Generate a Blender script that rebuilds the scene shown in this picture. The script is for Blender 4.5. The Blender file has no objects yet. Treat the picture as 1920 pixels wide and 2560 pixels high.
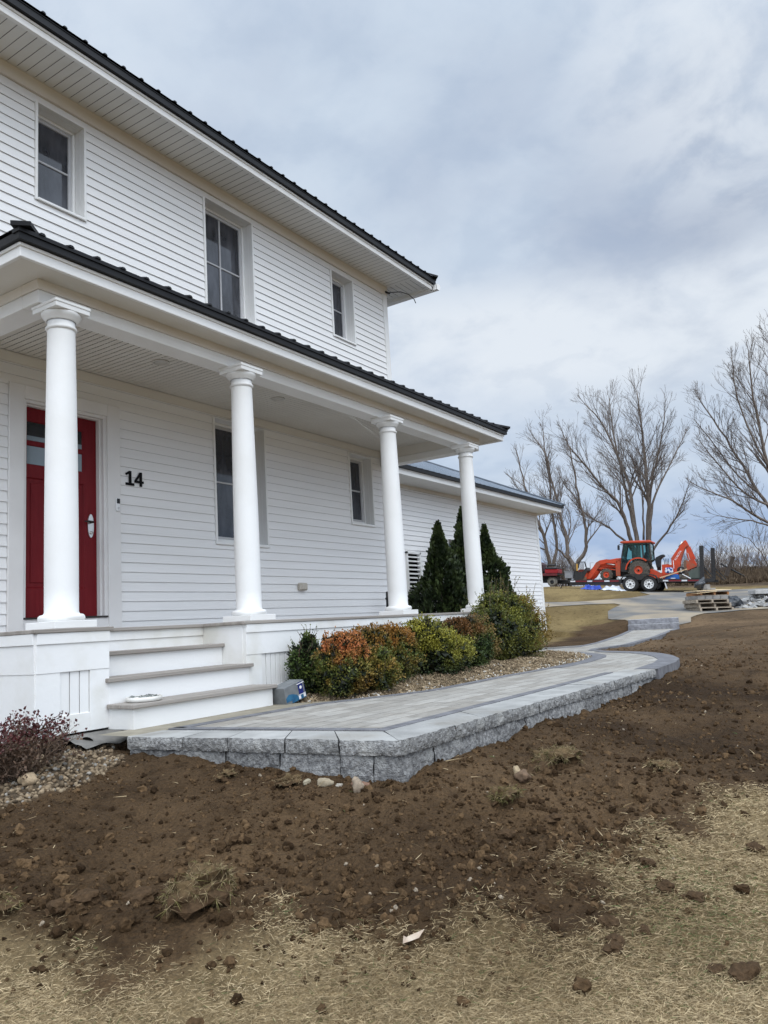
import bpy, math, random
import numpy as np
from mathutils import Vector, Matrix
rnd = random.Random(7)
rng = np.random.default_rng(7)
SC = bpy.context.scene
COL = SC.collection
R = math.radians
PI = math.pi

def s2l(r, g, b):
    f = lambda v: (v / 255 / 12.92) if v <= 10 else ((v / 255 + .055) / 1.055) ** 2.4
    return (f(r), f(g), f(b))

# ------------------------------------------------------------------ materials
MATS = {}
def node_mat(name):
    m = bpy.data.materials.new(name); m.use_nodes = True
    nt = m.node_tree; b = nt.nodes['Principled BSDF']
    return m, nt, b

def M(name, c1, c2=None, scale=6., rough=.6, bump=0., bscale=60., metallic=0., spec=.4, detail=5., lo=.35, hi=.65,
      stretch=(1, 1, 1), bdist=.01, attr=None, c3=None, s3=1.2, lo3=.45, hi3=.75, vary=None):
    if name in MATS: return MATS[name]
    m, nt, b = node_mat(name); N = nt.nodes.new; L = nt.links.new
    b.inputs['Roughness'].default_value = rough
    b.inputs['Metallic'].default_value = metallic
    b.inputs['Specular IOR Level'].default_value = spec
    tc = N('ShaderNodeTexCoord'); mp = N('ShaderNodeMapping'); mp.inputs['Scale'].default_value = stretch
    L(tc.outputs['Object'], mp.inputs['Vector'])
    c1 = (*c1, 1)
    out = None
    if attr:
        a = N('ShaderNodeAttribute'); a.attribute_name = attr; out = a.outputs['Color']
    if c2 is not None:
        n = N('ShaderNodeTexNoise'); n.inputs['Scale'].default_value = scale; n.inputs['Detail'].default_value = detail
        L(mp.outputs[0], n.inputs['Vector'])
        r = N('ShaderNodeMapRange'); r.inputs['From Min'].default_value = lo; r.inputs['From Max'].default_value = hi
        L(n.outputs['Fac'], r.inputs['Value'])
        mx = N('ShaderNodeMix'); mx.data_type = 'RGBA'
        L(r.outputs[0], mx.inputs[0]); mx.inputs[6].default_value = c1; mx.inputs[7].default_value = (*c2, 1)
        res = mx.outputs[2]
        if c3 is not None:
            n3 = N('ShaderNodeTexNoise'); n3.inputs['Scale'].default_value = s3; n3.inputs['Detail'].default_value = 6
            L(mp.outputs[0], n3.inputs['Vector'])
            r3 = N('ShaderNodeMapRange'); r3.inputs['From Min'].default_value = lo3; r3.inputs['From Max'].default_value = hi3
            L(n3.outputs['Fac'], r3.inputs['Value'])
            m3 = N('ShaderNodeMix'); m3.data_type = 'RGBA'
            L(r3.outputs[0], m3.inputs[0]); L(res, m3.inputs[6]); m3.inputs[7].default_value = (*c3, 1)
            res = m3.outputs[2]
        if out is not None:
            mm = N('ShaderNodeMix'); mm.data_type = 'RGBA'; mm.blend_type = 'MULTIPLY'; mm.inputs[0].default_value = 1
            L(out, mm.inputs[6]); L(res, mm.inputs[7]); res = mm.outputs[2]
        out = res
    if vary:
        oi = N('ShaderNodeObjectInfo'); vr = N('ShaderNodeMapRange'); vr.inputs['To Min'].default_value = vary[0]; vr.inputs['To Max'].default_value = vary[1]
        L(oi.outputs['Random'], vr.inputs['Value'])
        vmx = N('ShaderNodeMix'); vmx.data_type = 'RGBA'; vmx.blend_type = 'MULTIPLY'; vmx.inputs[0].default_value = 1
        L(out, vmx.inputs[6]); L(vr.outputs[0], vmx.inputs[7]); out = vmx.outputs[2]
    if out is None: b.inputs['Base Color'].default_value = c1
    else: L(out, b.inputs['Base Color'])
    if bump:
        nb = N('ShaderNodeTexNoise'); nb.inputs['Scale'].default_value = bscale; nb.inputs['Detail'].default_value = 8
        L(mp.outputs[0], nb.inputs['Vector'])
        bp = N('ShaderNodeBump'); bp.inputs['Strength'].default_value = bump; bp.inputs['Distance'].default_value = bdist
        L(nb.outputs['Fac'], bp.inputs['Height']); L(bp.outputs[0], b.inputs['Normal'])
    MATS[name] = m
    return m

# ------------------------------------------------------------------ objects
WL = {}
def setp(o, label=None, cat=None, group=None, kind=None):
    if label: o['label'] = label
    if cat: o['category'] = cat
    if group: o['group'] = group
    if kind: o['kind'] = kind
    return o

def thing(name, label, cat, loc=(0, 0, 0), group=None, mat=None):
    o = bpy.data.objects.new(name, None); COL.objects.link(o)
    o.empty_display_size = .2
    if mat is not None:
        o.matrix_world = mat; o.location = mat.to_translation(); o.rotation_euler = mat.to_euler()
        WL[o.name] = None
    else:
        o.location = loc; WL[o.name] = Vector(loc)
    return setp(o, label, cat, group)

class MB:
    def __init__(s): s.v = []; s.f = []; s.mi = []; s.sm = []; s.cur = 0; s.smooth = False
    def mat(s, i): s.cur = i; return s
    def add(s, vs, fs, smooth=None):
        o = len(s.v); s.v.extend([tuple(v) for v in vs])
        sm = s.smooth if smooth is None else smooth
        for f in fs: s.f.append(tuple(i + o for i in f)); s.mi.append(s.cur); s.sm.append(sm)
        return s
    def box(s, x0, x1, y0, y1, z0, z1):
        if x1 < x0: x0, x1 = x1, x0
        if y1 < y0: y0, y1 = y1, y0
        if z1 < z0: z0, z1 = z1, z0
        return s.add([(x0, y0, z0), (x1, y0, z0), (x1, y1, z0), (x0, y1, z0), (x0, y0, z1), (x1, y0, z1), (x1, y1, z1), (x0, y1, z1)],
                     [(0, 3, 2, 1), (4, 5, 6, 7), (0, 1, 5, 4), (1, 2, 6, 5), (2, 3, 7, 6), (3, 0, 4, 7)], False)
    def bbox(s, x0, x1, y0, y1, z0, z1, c=.01):
        # box with chamfered edges
        import itertools
        xs = (x0, x1); ys = (y0, y1); zs = (z0, z1)
        c = min(c, abs(x1 - x0) * .45, abs(y1 - y0) * .45, abs(z1 - z0) * .45)
        vs = []; idx = {}
        for i, j, k in itertools.product((0, 1), repeat=3):
            sx, sy, sz = (1 if i == 0 else -1), (1 if j == 0 else -1), (1 if k == 0 else -1)
            X, Y, Z = xs[i], ys[j], zs[k]
            idx[i, j, k] = len(vs)
            vs += [(X, Y + sy * c, Z + sz * c), (X + sx * c, Y, Z + sz * c), (X + sx * c, Y + sy * c, Z)]
        fs = []
        for a in range(3):
            o1, o2 = [t for t in range(3) if t != a]
            for e in (0, 1):
                q = []
                for (p, r_) in ((0, 0), (1, 0), (1, 1), (0, 1)):
                    t = [0, 0, 0]; t[a] = e; t[o1] = p; t[o2] = r_; q.append(idx[tuple(t)] + a)
                flip = (e == 0) ^ (a == 1)
                fs.append(tuple(reversed(q)) if flip else tuple(q))
        for a in range(3):
            o1, o2 = [t for t in range(3) if t != a]
            for p in (0, 1):
                for r_ in (0, 1):
                    t0 = [0, 0, 0]; t0[a] = 0; t0[o1] = p; t0[o2] = r_; t1 = list(t0); t1[a] = 1
                    A, B = idx[tuple(t0)], idx[tuple(t1)]
                    fs.append((A + o1, B + o1, B + o2, A + o2))
        for k in idx.values(): fs.append((k, k + 1, k + 2))
        return s.add(vs, fs, False)
    def bar(s, p, q, w, h=None, up=(0, 0, 1)):
        h = w if h is None else h
        p = Vector(p); q = Vector(q); d = (q - p).normalized(); up = Vector(up)
        if abs(d.dot(up)) > .98: up = Vector((0, 1, 0))
        r = d.cross(up).normalized() * w / 2; u = r.cross(d).normalized() * h / 2
        vs = [p - r - u, p + r - u, p + r + u, p - r + u, q - r - u, q + r - u, q + r + u, q - r + u]
        return s.add(vs, [(0, 1, 2, 3), (7, 6, 5, 4), (0, 4, 5, 1), (1, 5, 6, 2), (2, 6, 7, 3), (3, 7, 4, 0)], False)
    def tube(s, pts, rad, n=8, cap=True, smooth=True):
        pts = [Vector(p) for p in pts]
        if not hasattr(rad, '__len__'): rad = [rad] * len(pts)
        vs = []; ref = None
        for i, p in enumerate(pts):
            d = (pts[min(i + 1, len(pts) - 1)] - pts[max(i - 1, 0)])
            d = d.normalized() if d.length > 1e-9 else Vector((0, 0, 1))
            if ref is None:
                ref = d.orthogonal().normalized()
            ref = (ref - d * ref.dot(d))
            ref = ref.normalized() if ref.length > 1e-6 else d.orthogonal().normalized()
            b = d.cross(ref)
            for k in range(n):
                a = 2 * PI * k / n
                vs.append(p + (ref * math.cos(a) + b * math.sin(a)) * rad[i])
        fs = []
        for i in range(len(pts) - 1):
            for k in range(n):
                fs.append((i * n + k, i * n + (k + 1) % n, (i + 1) * n + (k + 1) % n, (i + 1) * n + k))
        s.add(vs, fs, smooth)
        if cap:
            s.f.append(tuple(len(s.v) - len(vs) + k for k in reversed(range(n)))); s.mi.append(s.cur); s.sm.append(False)
            s.f.append(tuple(len(s.v) - n + k for k in range(n))); s.mi.append(s.cur); s.sm.append(False)
        return s
    def lathe(s, prof, c=(0, 0, 0), n=36, axis='z', smooth=True, close=True):
        vs = []
        for r, h in prof:
            for k in range(n):
                a = 2 * PI * k / n; x, y = r * math.cos(a), r * math.sin(a)
                if axis == 'z': v = (c[0] + x, c[1] + y, c[2] + h)
                elif axis == 'y': v = (c[0] + x, c[1] + h, c[2] + y)
                else: v = (c[0] + h, c[1] + x, c[2] + y)
                vs.append(v)
        fs = []
        for i in range(len(prof) - 1):
            for k in range(n):
                q = (i * n + k, i * n + (k + 1) % n, (i + 1) * n + (k + 1) % n, (i + 1) * n + k)
                fs.append(q if axis != 'y' else q[::-1])
        if close:
            b = tuple(range(n)); t = tuple((len(prof) - 1) * n + k for k in range(n))
            fs += [b[::-1], t] if axis != 'y' else [b, t[::-1]]
        return s.add(vs, fs, smooth)
    def prism(s, poly, a0, a1, axis='y'):
        n = len(poly)
        def mk(p, a):
            return (p[0], a, p[1]) if axis == 'y' else ((a, p[0], p[1]) if axis == 'x' else (p[0], p[1], a))
        vs = [mk(p, a0) for p in poly] + [mk(p, a1) for p in poly]
        fs = [tuple(range(n)), tuple(reversed(range(n, 2 * n)))] + [(i, i + n, (i + 1) % n + n, (i + 1) % n) for i in range(n)]
        return s.add(vs, fs, False)
    def quad(s, a, b, c, d): return s.add([a, b, c, d], [(0, 1, 2, 3)], False)
    def build(s, name, mats, parent=None, loc=None, local=False, fixn=True, bevel=0):
        me = bpy.data.meshes.new(name)
        if parent is not None and not local: off = WL[parent.name]
        elif parent is None: off = Vector(loc) if loc is not None else Vector((0, 0, 0))
        else: off = Vector((0, 0, 0))
        if parent is not None and loc is not None and not local:
            base = Vector(loc)
        elif parent is not None and local:
            base = Vector(loc) if loc is not None else Vector((0, 0, 0)); off = Vector((0, 0, 0))
        else: base = off
        me.from_pydata([(x - base.x, y - base.y, z - base.z) for x, y, z in s.v], [], s.f)
        if not isinstance(mats, (list, tuple)): mats = [mats]
        for m in mats: me.materials.append(m)
        me.polygons.foreach_set('material_index', s.mi); me.polygons.foreach_set('use_smooth', s.sm)
        if fixn:
            import bmesh
            bm = bmesh.new(); bm.from_mesh(me); bmesh.ops.recalc_face_normals(bm, faces=bm.faces); bm.to_mesh(me); bm.free()
        me.update()
        o = bpy.data.objects.new(name, me); COL.objects.link(o)
        if parent is not None: o.parent = parent
        o.location = (base - off) if not (parent is None) else base
        if parent is not None and local: o.location = base
        WL[o.name] = (base if not local else None)
        if bevel:
            md = o.modifiers.new('bevel', 'BEVEL'); md.width = bevel; md.segments = 2; md.limit_method = 'ANGLE'
        return o

def np_mesh(name, V, F, mats, parent=None, col=None, smooth=False, loc=None, mi=None):
    """F: (n,k) int array.  col: (nverts,3) colours -> point attribute 'Col'."""
    V = np.asarray(V, np.float32); F = np.asarray(F, np.int32)
    base = np.zeros(3, np.float32)
    if loc is not None: base = np.array(loc, np.float32)
    elif parent is not None: base = np.array(WL[parent.name], np.float32)
    me = bpy.data.meshes.new(name)
    n, k = F.shape
    me.vertices.add(len(V)); me.vertices.foreach_set('co', (V - base).ravel())
    me.loops.add(n * k); me.loops.foreach_set('vertex_index', F.ravel())
    me.polygons.add(n); me.polygons.foreach_set('loop_start', np.arange(0, n * k, k, dtype=np.int32))
    me.polygons.foreach_set('loop_total', np.full(n, k, np.int32))
    me.polygons.foreach_set('use_smooth', np.full(n, smooth, bool))
    if not isinstance(mats, (list, tuple)): mats = [mats]
    for m in mats: me.materials.append(m)
    if mi is not None: me.polygons.foreach_set('material_index', np.asarray(mi, np.int32))
    me.update(calc_edges=True)
    if col is not None:
        a = me.attributes.new('Col', 'FLOAT_COLOR', 'POINT')
        c = np.ones((len(V), 4), np.float32); c[:, :3] = col; a.data.foreach_set('color', c.ravel())
    o = bpy.data.objects.new(name, me); COL.objects.link(o)
    if parent is not None:
        o.parent = parent; o.location = Vector(base) - WL[parent.name]
    else: o.location = base
    WL[o.name] = Vector([float(b) for b in base])
    return o

def rotm(n):
    """n random rotation matrices"""
    q = rng.normal(size=(n, 4)); q /= np.linalg.norm(q, axis=1)[:, None]
    w, x, y, z = q.T
    return np.stack([np.stack([1 - 2 * (y * y + z * z), 2 * (x * y - z * w), 2 * (x * z + y * w)], -1),
                     np.stack([2 * (x * y + z * w), 1 - 2 * (x * x + z * z), 2 * (y * z - x * w)], -1),
                     np.stack([2 * (x * z - y * w), 2 * (y * z + x * w), 1 - 2 * (x * x + y * y)], -1)], 1)

def frames(d, roll=None):
    """orthonormal frames with local z along d (n,3)"""
    d = d / (np.linalg.norm(d, axis=1)[:, None] + 1e-9)
    a = rng.normal(size=d.shape); x = np.cross(a, d); x /= np.linalg.norm(x, axis=1)[:, None] + 1e-9
    y = np.cross(d, x)
    return np.stack([x, y, d], -1)

def scatter(tv, tf, pos, rot, scl):
    """template verts (m,3), faces (k,q), at pos (n,3) rot (n,3,3) scl (n,) or (n,3)"""
    tv = np.asarray(tv, float); tf = np.asarray(tf, int)
    n = len(pos); m = len(tv)
    scl = np.asarray(scl, float)
    if scl.ndim == 1: scl = scl[:, None].repeat(3, 1)
    P = tv[None] * scl[:, None, :]
    V = np.einsum('nij,nmj->nmi', rot, P) + np.asarray(pos)[:, None, :]
    F = tf[None] + (np.arange(n) * m)[:, None, None]
    return V.reshape(-1, 3), F.reshape(-1, tf.shape[1])

def ico(sub=1):
    import bmesh
    bm = bmesh.new(); bmesh.ops.create_icosphere(bm, subdivisions=sub, radius=1)
    v = np.array([x.co[:] for x in bm.verts]); f = np.array([[q.index for q in p.verts] for p in bm.faces]); bm.free()
    return v, f

# value-noise, vectorised
_T = np.random.default_rng(3).random((64, 64, 64)).astype(np.float32)
def vnoise(x, y, z=0.):
    x = np.asarray(x, float); y = np.asarray(y, float); z = np.asarray(z, float) + 0 * x
    xi, yi, zi = np.floor(x).astype(int), np.floor(y).astype(int), np.floor(z).astype(int)
    fx, fy, fz = x - xi, y - yi, z - zi
    fx, fy, fz = [t * t * (3 - 2 * t) for t in (fx, fy, fz)]
    g = lambda a, b, c: _T[(xi + a) & 63, (yi + b) & 63, (zi + c) & 63]
    l = lambda a, b, t: a + (b - a) * t
    return l(l(l(g(0, 0, 0), g(1, 0, 0), fx), l(g(0, 1, 0), g(1, 1, 0), fx), fy), l(l(g(0, 0, 1), g(1, 0, 1), fx), l(g(0, 1, 1), g(1, 1, 1), fx), fy), fz) * 2 - 1
def fbm(x, y, z=0., o=4, g=.5):
    r = 0; a = 1.; f = 1.
    for i in range(o):
        r = r + a * vnoise(x * f + 17.3 * i, y * f + 5.1 * i, z * f + 3.3 * i); a *= g; f *= 2.03
    return r

def inpoly(px, py, poly):
    px = np.asarray(px, float); py = np.asarray(py, float); c = np.zeros(px.shape, bool); n = len(poly)
    for i in range(n):
        x0, y0 = poly[i]; x1, y1 = poly[i - 1]
        if y0 == y1: continue
        k = ((y0 > py) != (y1 > py)) & (px < (x1 - x0) * (py - y0) / (y1 - y0) + x0)
        c ^= k
    return c
def pdist(px, py, poly, closed=True):
    px = np.asarray(px, float); py = np.asarray(py, float); d = np.full(px.shape, 1e9); n = len(poly)
    for i in range(0 if closed else 1, n):
        x0, y0 = poly[i - 1]; x1, y1 = poly[i]; dx, dy = x1 - x0, y1 - y0; L2 = dx * dx + dy * dy + 1e-12
        t = np.clip(((px - x0) * dx + (py - y0) * dy) / L2, 0, 1)
        d = np.minimum(d, np.hypot(px - x0 - t * dx, py - y0 - t * dy))
    return d
def sdist(px, py, poly):
    return np.where(inpoly(px, py, poly), -1, 1) * pdist(px, py, poly)

# ------------------------------------------------------------------ camera
CAM = Vector((-5.3011, -6.7115, -.1955))
yaw, pitch, roll = .99792, .14261, -.05973
fw = Vector((math.cos(pitch) * math.sin(yaw), math.cos(pitch) * math.cos(yaw), math.sin(pitch)))
r0 = Vector((math.cos(yaw), -math.sin(yaw), 0)); u0 = r0.cross(fw)
rt = math.cos(roll) * r0 + math.sin(roll) * u0; up = -math.sin(roll) * r0 + math.cos(roll) * u0
cd = bpy.data.cameras.new('camera'); cam = bpy.data.objects.new('camera', cd); COL.objects.link(cam)
cam.matrix_world = Matrix((rt, up, -fw)).transposed().to_4x4(); cam.location = CAM
cd.sensor_fit = 'VERTICAL'; cd.sensor_height = 24; cd.sensor_width = 18; cd.lens = 1961.64 / 2560 * 24
cd.clip_start = .05; cd.clip_end = 9000
SC.camera = cam
# ------------------------------------------------------------------ terrain
CP = [(-1.9,-2.45,-.90),(-1.8,-3.2,-.965),(-1.74,-4.0,-1.01),(-1.72,-4.45,-1.04),(-1.0,-4.47,-1.005),(0.,-4.48,-.985),(1.,-4.5,-.985),(1.9,-4.5,-.975),(3.05,-4.55,-.92),
(5.0,-4.5,-.86),(6.6,-3.6,-.83),(8.,-2.6,-.82),(12.,-2.5,-.84),(16.7,-1.9,-.80),(16.9,-.2,-.76),(10,-1.3,-.81),(13,-.6,-.80),
(-5.3,-6.7,-1.62),(-5.3,-9.5,-1.75),(-8.,-5.,-1.6),(-2.5,-9.,-1.55),(-3.4,-4.2,-1.37),(-2.4,-6.1,-1.42),(-.2,-5.9,-1.18),(-3.4,-3.2,-1.12),(-2.2,-2.0,-.93),(-3.5,-1.,-1.05),(-6,-2,-1.3),
(0.3,-2.2,-.83),(2.,-2.2,-.79),(4.,-2.2,-.78),(5.5,-2.,-.77),(5.6,0,-.78),(3,3,-.8),(9,1,-.75),(14.5,1,-.66),(0,8,-.9),(10,6,-.7),
(3.,-7.,-1.05),(8.,-5.5,-.88),(14,-5,-.72),(6,-11,-1.2),(20,-8,-.62),
(19.479,3.263,.06),(18.448,1.294,-.545),(18.107,-.086,-.383),(20.785,-1.444,-.372),(20.834,-2.442,-.407),(26.352,5.445,.847),(29.6,2.356,.531),(31.07,.11,.406),(32.388,-1.931,.4),(24.49,1.055,.175),(22.67,3.835,.328),(23.421,-2.768,-.249),(33.227,7.758,1.131),(38.076,4.0,1.008),(40.988,-.499,.946),(44.075,1.996,1.61),(41.561,5.992,1.239),(38.998,9.916,1.423),(42.95,3.804,1.364),(45.352,.028,1.564),(11.388,-4.513,-.628),(14.12,-3.157,-.631),(14.069,.679,-.741),
(60.,10.,1.2),(60,-20,1.2),(50,30,1.2),(30,30,.6),(10,30,-.2)]
_P = np.array(CP)
def _fit(P, lam=.02):
    n = len(P); d = np.hypot(P[:, None, 0] - P[None, :, 0], P[:, None, 1] - P[None, :, 1])
    K = np.where(d > 0, d * d * np.log(d + 1e-9), 0) + lam * np.eye(n)
    A = np.zeros((n + 3, n + 3)); A[:n, :n] = K; A[:n, n] = 1; A[:n, n + 1:] = P[:, :2]; A[n:, :n] = A[:n, n:].T
    b = np.zeros(n + 3); b[:n] = P[:, 2]
    return np.linalg.solve(A, b)
_W = _fit(_P)
def H0(x, y):
    x = np.asarray(x, float); y = np.asarray(y, float)
    z = _W[-3] + _W[-2] * x + _W[-1] * y
    for (a, b, _), w in zip(_P, _W):
        d2 = (x - a) ** 2 + (y - b) ** 2; z = z + w * .5 * d2 * np.log(d2 + 1e-12)
    z = np.clip(z, -2.2, 2.3)
    r = np.hypot(x - 15, y + 1); k = np.clip((r - 34) / 30, 0, 1); k = k * k * (3 - 2 * k)
    return z * (1 - k) + (-.3) * k
def walkz(x): return -.81 + .06 * np.clip((np.asarray(x, float) - 3) / 13.8, 0, 1)

PATIO = [(-1.38,-4.10),(3.09,-4.2),(3.09,-4.53),(4.0,-4.5),(4.6,-4.4),(5.2,-4.18),(5.75,-3.9),(6.15,-3.6),(6.43,-3.27),(6.75,-2.85),(7.1,-2.55),(7.5,-2.47),(8.7,-2.65),(11.5,-2.4),(16.62,-1.68),(16.68,-.32),(13,-1.1),(9.8,-1.65),(8.4,-1.75),(8.0,-1.4),(7.85,.9),(6.9,.9),(6.85,-1.2),(6.75,-1.9),(6.5,-2.3),(6.25,-2.55),(5.9,-2.82),(5.6,-3.0),(5.2,-3.12),(4.4,-3.2),(3.5,-3.15),(2.5,-3.05),(1.2,-3.02),(.9,-2.98),(.4,-2.75),(-.1,-2.52),(-.45,-2.5),(-1.545,-2.44)]
WALLP = [(-1.897,-2.446),(-1.694,-4.405),(3.083,-4.512),(3.09,-4.2),(-1.38,-4.10),(-1.545,-2.44)]
BASEP = [(-1.85,-2.44),(-1.85,-2.1),(-.1,-2.1),(.1,-2.4),(.3,-2.66),(-.45,-2.5),(-1.545,-2.44)]
PIT = [(-1.80,-2.1),(-1.66,-4.37),(3.083,-4.47)] + PATIO[2:38]
BED = [(-.1,-1.8),(6.2,-1.8),(6.75,-1.9),(6.5,-2.3),(6.25,-2.55),(5.9,-2.82),(5.6,-3.0),(5.2,-3.12),(4.4,-3.2),(3.5,-3.15),(2.5,-3.05),(1.2,-3.02),(.9,-2.98),(.4,-2.75),(-.1,-2.52)]
GRASS = [(-9,-1.9),(-5.2,-2.35),(-4.0,-3.1),(-3.49,-3.7),(-3.4,-3.87),(-3.27,-4.01),(-3.12,-4.17),(-2.96,-4.20),(-2.86,-4.28),(-2.89,-4.46),(-2.87,-4.75),(-2.78,-4.97),(-2.63,-5.12),(-2.46,-5.29),(-2.24,-5.37),(-2.02,-5.45),(-1.88,-5.56),(-1.44,-5.64),(-.99,-5.68),(-.69,-5.81),(-.37,-5.96),(1.2,-6.9),(6,-9.5),(24,-16),(24,-60),(-60,-60),(-60,8),(-9,8)]
LAWN = [(18.1,.45),(17.6,1.35),(12,-.05),(9.4,-.55),(9.0,1.45),(15.2,1.5),(15.2,30),(60,60),(90,0),(36,-2.6),(32.5,-1.9),(31.3,.6),(30.3,2.3),(26.3,1.55),(22.6,1.6),(18.98,.95)]
PEB = [(-1.95,-2.45),(-2.2,-2.62),(-2.5,-2.72),(-2.75,-2.75),(-3.3,-2.6),(-3.4,-1.2),(-2.3,-.6),(-1.6,-1.9),(-1.85,-2.2)]
DRIVE = [(17.75,-1.75),(18.4,-1.62),(19.6,-1.75),(21.1,-2.6),(21.6,-3.4),(23.5,-4.5),(33.6,-4.2),(32.39,-1.93),(31.5,.55),(30.6,2.3),(28.6,2.55),(26.3,1.5),(24.6,1.75),(22.9,2.75),(20.0,4.4),(18.6,5.2),(18.1,4.2),(19.48,3.26),(21.55,2.45),(22.4,1.75),(22.1,1.45),(20.3,1.35),(19.0,.95),(18.3,.5),(17.85,.1),(17.5,-.3),(17.4,-1.5)]

def ground_z(x, y, detail=True):
    x = np.asarray(x, float); y = np.asarray(y, float)
    z = H0(x, y)
    if detail:
        r = np.hypot(x - CAM.x, y - CAM.y)
        g = sdist(x, y, GRASS); near = np.clip((22 - r) / 14, .25, 1)
        dirt = np.clip(g / .25, 0, 1)
        z = z + dirt * near * (.028 * fbm(x * 1.7, y * 1.7, 0, 3) + .017 * fbm(x * 7, y * 7, 3, 3) + .011 * fbm(x * 24, y * 24, 5, 2)) + (1 - dirt) * (.018 * fbm(x * 1.9, y * 1.9, 8, 3) + .006 * fbm(x * 14, y * 14, 9, 2)) * near
        z = z + np.exp(-((g - .06) / .16) ** 2) * np.where(r < 9, .045, 0) * (.6 + .7 * vnoise(x * 3.1, y * 3.1, 4))
        gr = np.clip((x + 1.2) / 2, 0, 1) * np.clip(-(y + 4.6) / .6, 0, 1) * dirt * near
        z = z + gr * (.022 * fbm(x * .5 + y * .3, y * 4.2 + x * .5, 15, 3) + .006 * fbm(x * 1.2, y * 16, 16, 2))
        b = sdist(x, y, BED)
        z = z + np.clip(-b / .5, 0, 1) * .05
    k = np.clip((.0 - sdist(x, y, PIT)) / .05, 0, 1)
    z = np.where(k > 0, np.minimum(z, z * (1 - k) + (walkz(x) - .22) * k), z)
    kd = np.clip((.35 - sdist(x, y, DRIVE)) / .35, 0, 1); kd = kd * kd * (3 - 2 * kd)
    z = z * (1 - kd) + kd * (H0(x, y) - .012)
    hz = (x > -2.05) & (x < 15.05) & (y > -1.7) & (y < 9)
    z = np.where(hz, np.minimum(z, -.80), z)
    return z

def build_ground():
    rr = [.35]
    while rr[-1] < 5200:
        r = rr[-1]; rr.append(r + max(.02, r * (.0068 if r < 45 else .03 if r < 200 else .12)))
    rr = np.array(rr)
    a0 = PI / 2 - yaw
    fine = np.linspace(-R(33), R(33), 280)
    coarse = np.linspace(R(33), 2 * PI - R(33), 70)[1:-1]
    th = np.concatenate([fine, coarse]) + a0
    nr, nt = len(rr), len(th)
    X = CAM.x + rr[:, None] * np.cos(th)[None]; Y = CAM.y + rr[:, None] * np.sin(th)[None]
    X, Y = X.ravel(), Y.ravel()
    Z = ground_z(X, Y)
    g = sdist(X, Y, GRASS) + .22 * fbm(X * 2.3, Y * 2.3, 1, 4, .6)
    gw = np.clip(.5 - (g + .10) / .26, 0, 1)
    lw = np.clip(.5 - (sdist(X, Y, LAWN) + .12 * fbm(X * 1.3, Y * 1.3, 2, 3)) / .3, 0, 1)
    lw = np.maximum(lw, np.clip((np.hypot(X - CAM.x, Y - CAM.y) - 34) / 4, 0, 1))
    pw = np.clip(.5 - (sdist(X, Y, PEB) + .05 * fbm(X * 3, Y * 3, 2, 3)) / .12, 0, 1)
    bw = np.clip(.5 - (sdist(X, Y, BED)) / .06, 0, 1)
    r = np.hypot(X - CAM.x, Y - CAM.y)
    tone = np.clip(.5 + .55 * fbm(X * .8, Y * .8, 11, 6, .62), 0, 1)
    dry = np.clip((X - 1.5) / 7, 0, 1) * .75 + .3 * np.clip(fbm(X * .35, Y * .35, 7, 3), -.5, 1)
    dry = np.where((Y > -1.75 + .045 * (X - 9)) & (X > 8.5) & (X < 18.2), .05, dry)
    dry = np.clip(dry, 0, 1)[:, None]
    dirt = np.array([.040, .024, .0125]) * (1 - tone[:, None]) + np.array([.108, .068, .036]) * tone[:, None]
    dirt = dirt * (1 - dry) + dry * (np.array([.150, .100, .058]) * (.65 + .55 * tone[:, None]))
    t2 = np.clip(.5 + .45 * fbm(X * 1.6, Y * 1.6, 21, 4), 0, 1)[:, None]
    straw = np.array([.18, .13, .068]) * (1 - t2) + np.array([.31, .235, .132]) * t2
    t3 = np.clip(.5 + .7 * fbm(X * .6, Y * 1.1, 31, 6, .65), 0, 1)[:, None]
    lawn = np.array([.16, .115, .052]) * (1 - t3) + np.array([.25, .185, .085]) * t3
    bank = (np.clip((r - 40) / 2.5, 0, 1) * np.clip((7.5 - Y + .25 * (X - 38)) / 2.5, 0, 1))[:, None]
    lawn = lawn * (1 - bank) + bank * (np.array([.10, .07, .045]) * (.6 + .8 * t3))
    peb = np.array([.12, .09, .06]) * (.6 + .8 * t2)
    bed = np.array([.20, .155, .10]) * (.5 + .9 * t2)
    C = dirt
    for w, c in ((bw, bed), (pw, peb), (lw, lawn), (gw, straw)):
        C = C * (1 - w[:, None]) + c * w[:, None]
    i = np.arange(nr - 1)[:, None] * nt; j = np.arange(nt)[None]; j2 = (j + 1) % nt
    F = np.stack([i + j, i + j2, i + nt + j2, i + nt + j], -1).reshape(-1, 4)[:, ::-1]
    # close the centre
    V = np.stack([X, Y, Z], -1)
    m = M('ground_soil', (.78, .78, .78), (1.22, 1.2, 1.16), scale=70, rough=.95, bump=1.0, bscale=48, bdist=.05, spec=.12, attr='Col', lo=.3, hi=.7, detail=9, c3=(.55, .53, .5), s3=9, lo3=.52, hi3=.72)
    o = np_mesh('ground', V, F, m, col=C, smooth=True)
    setp(o, kind='structure')
    return o
build_ground()

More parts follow.
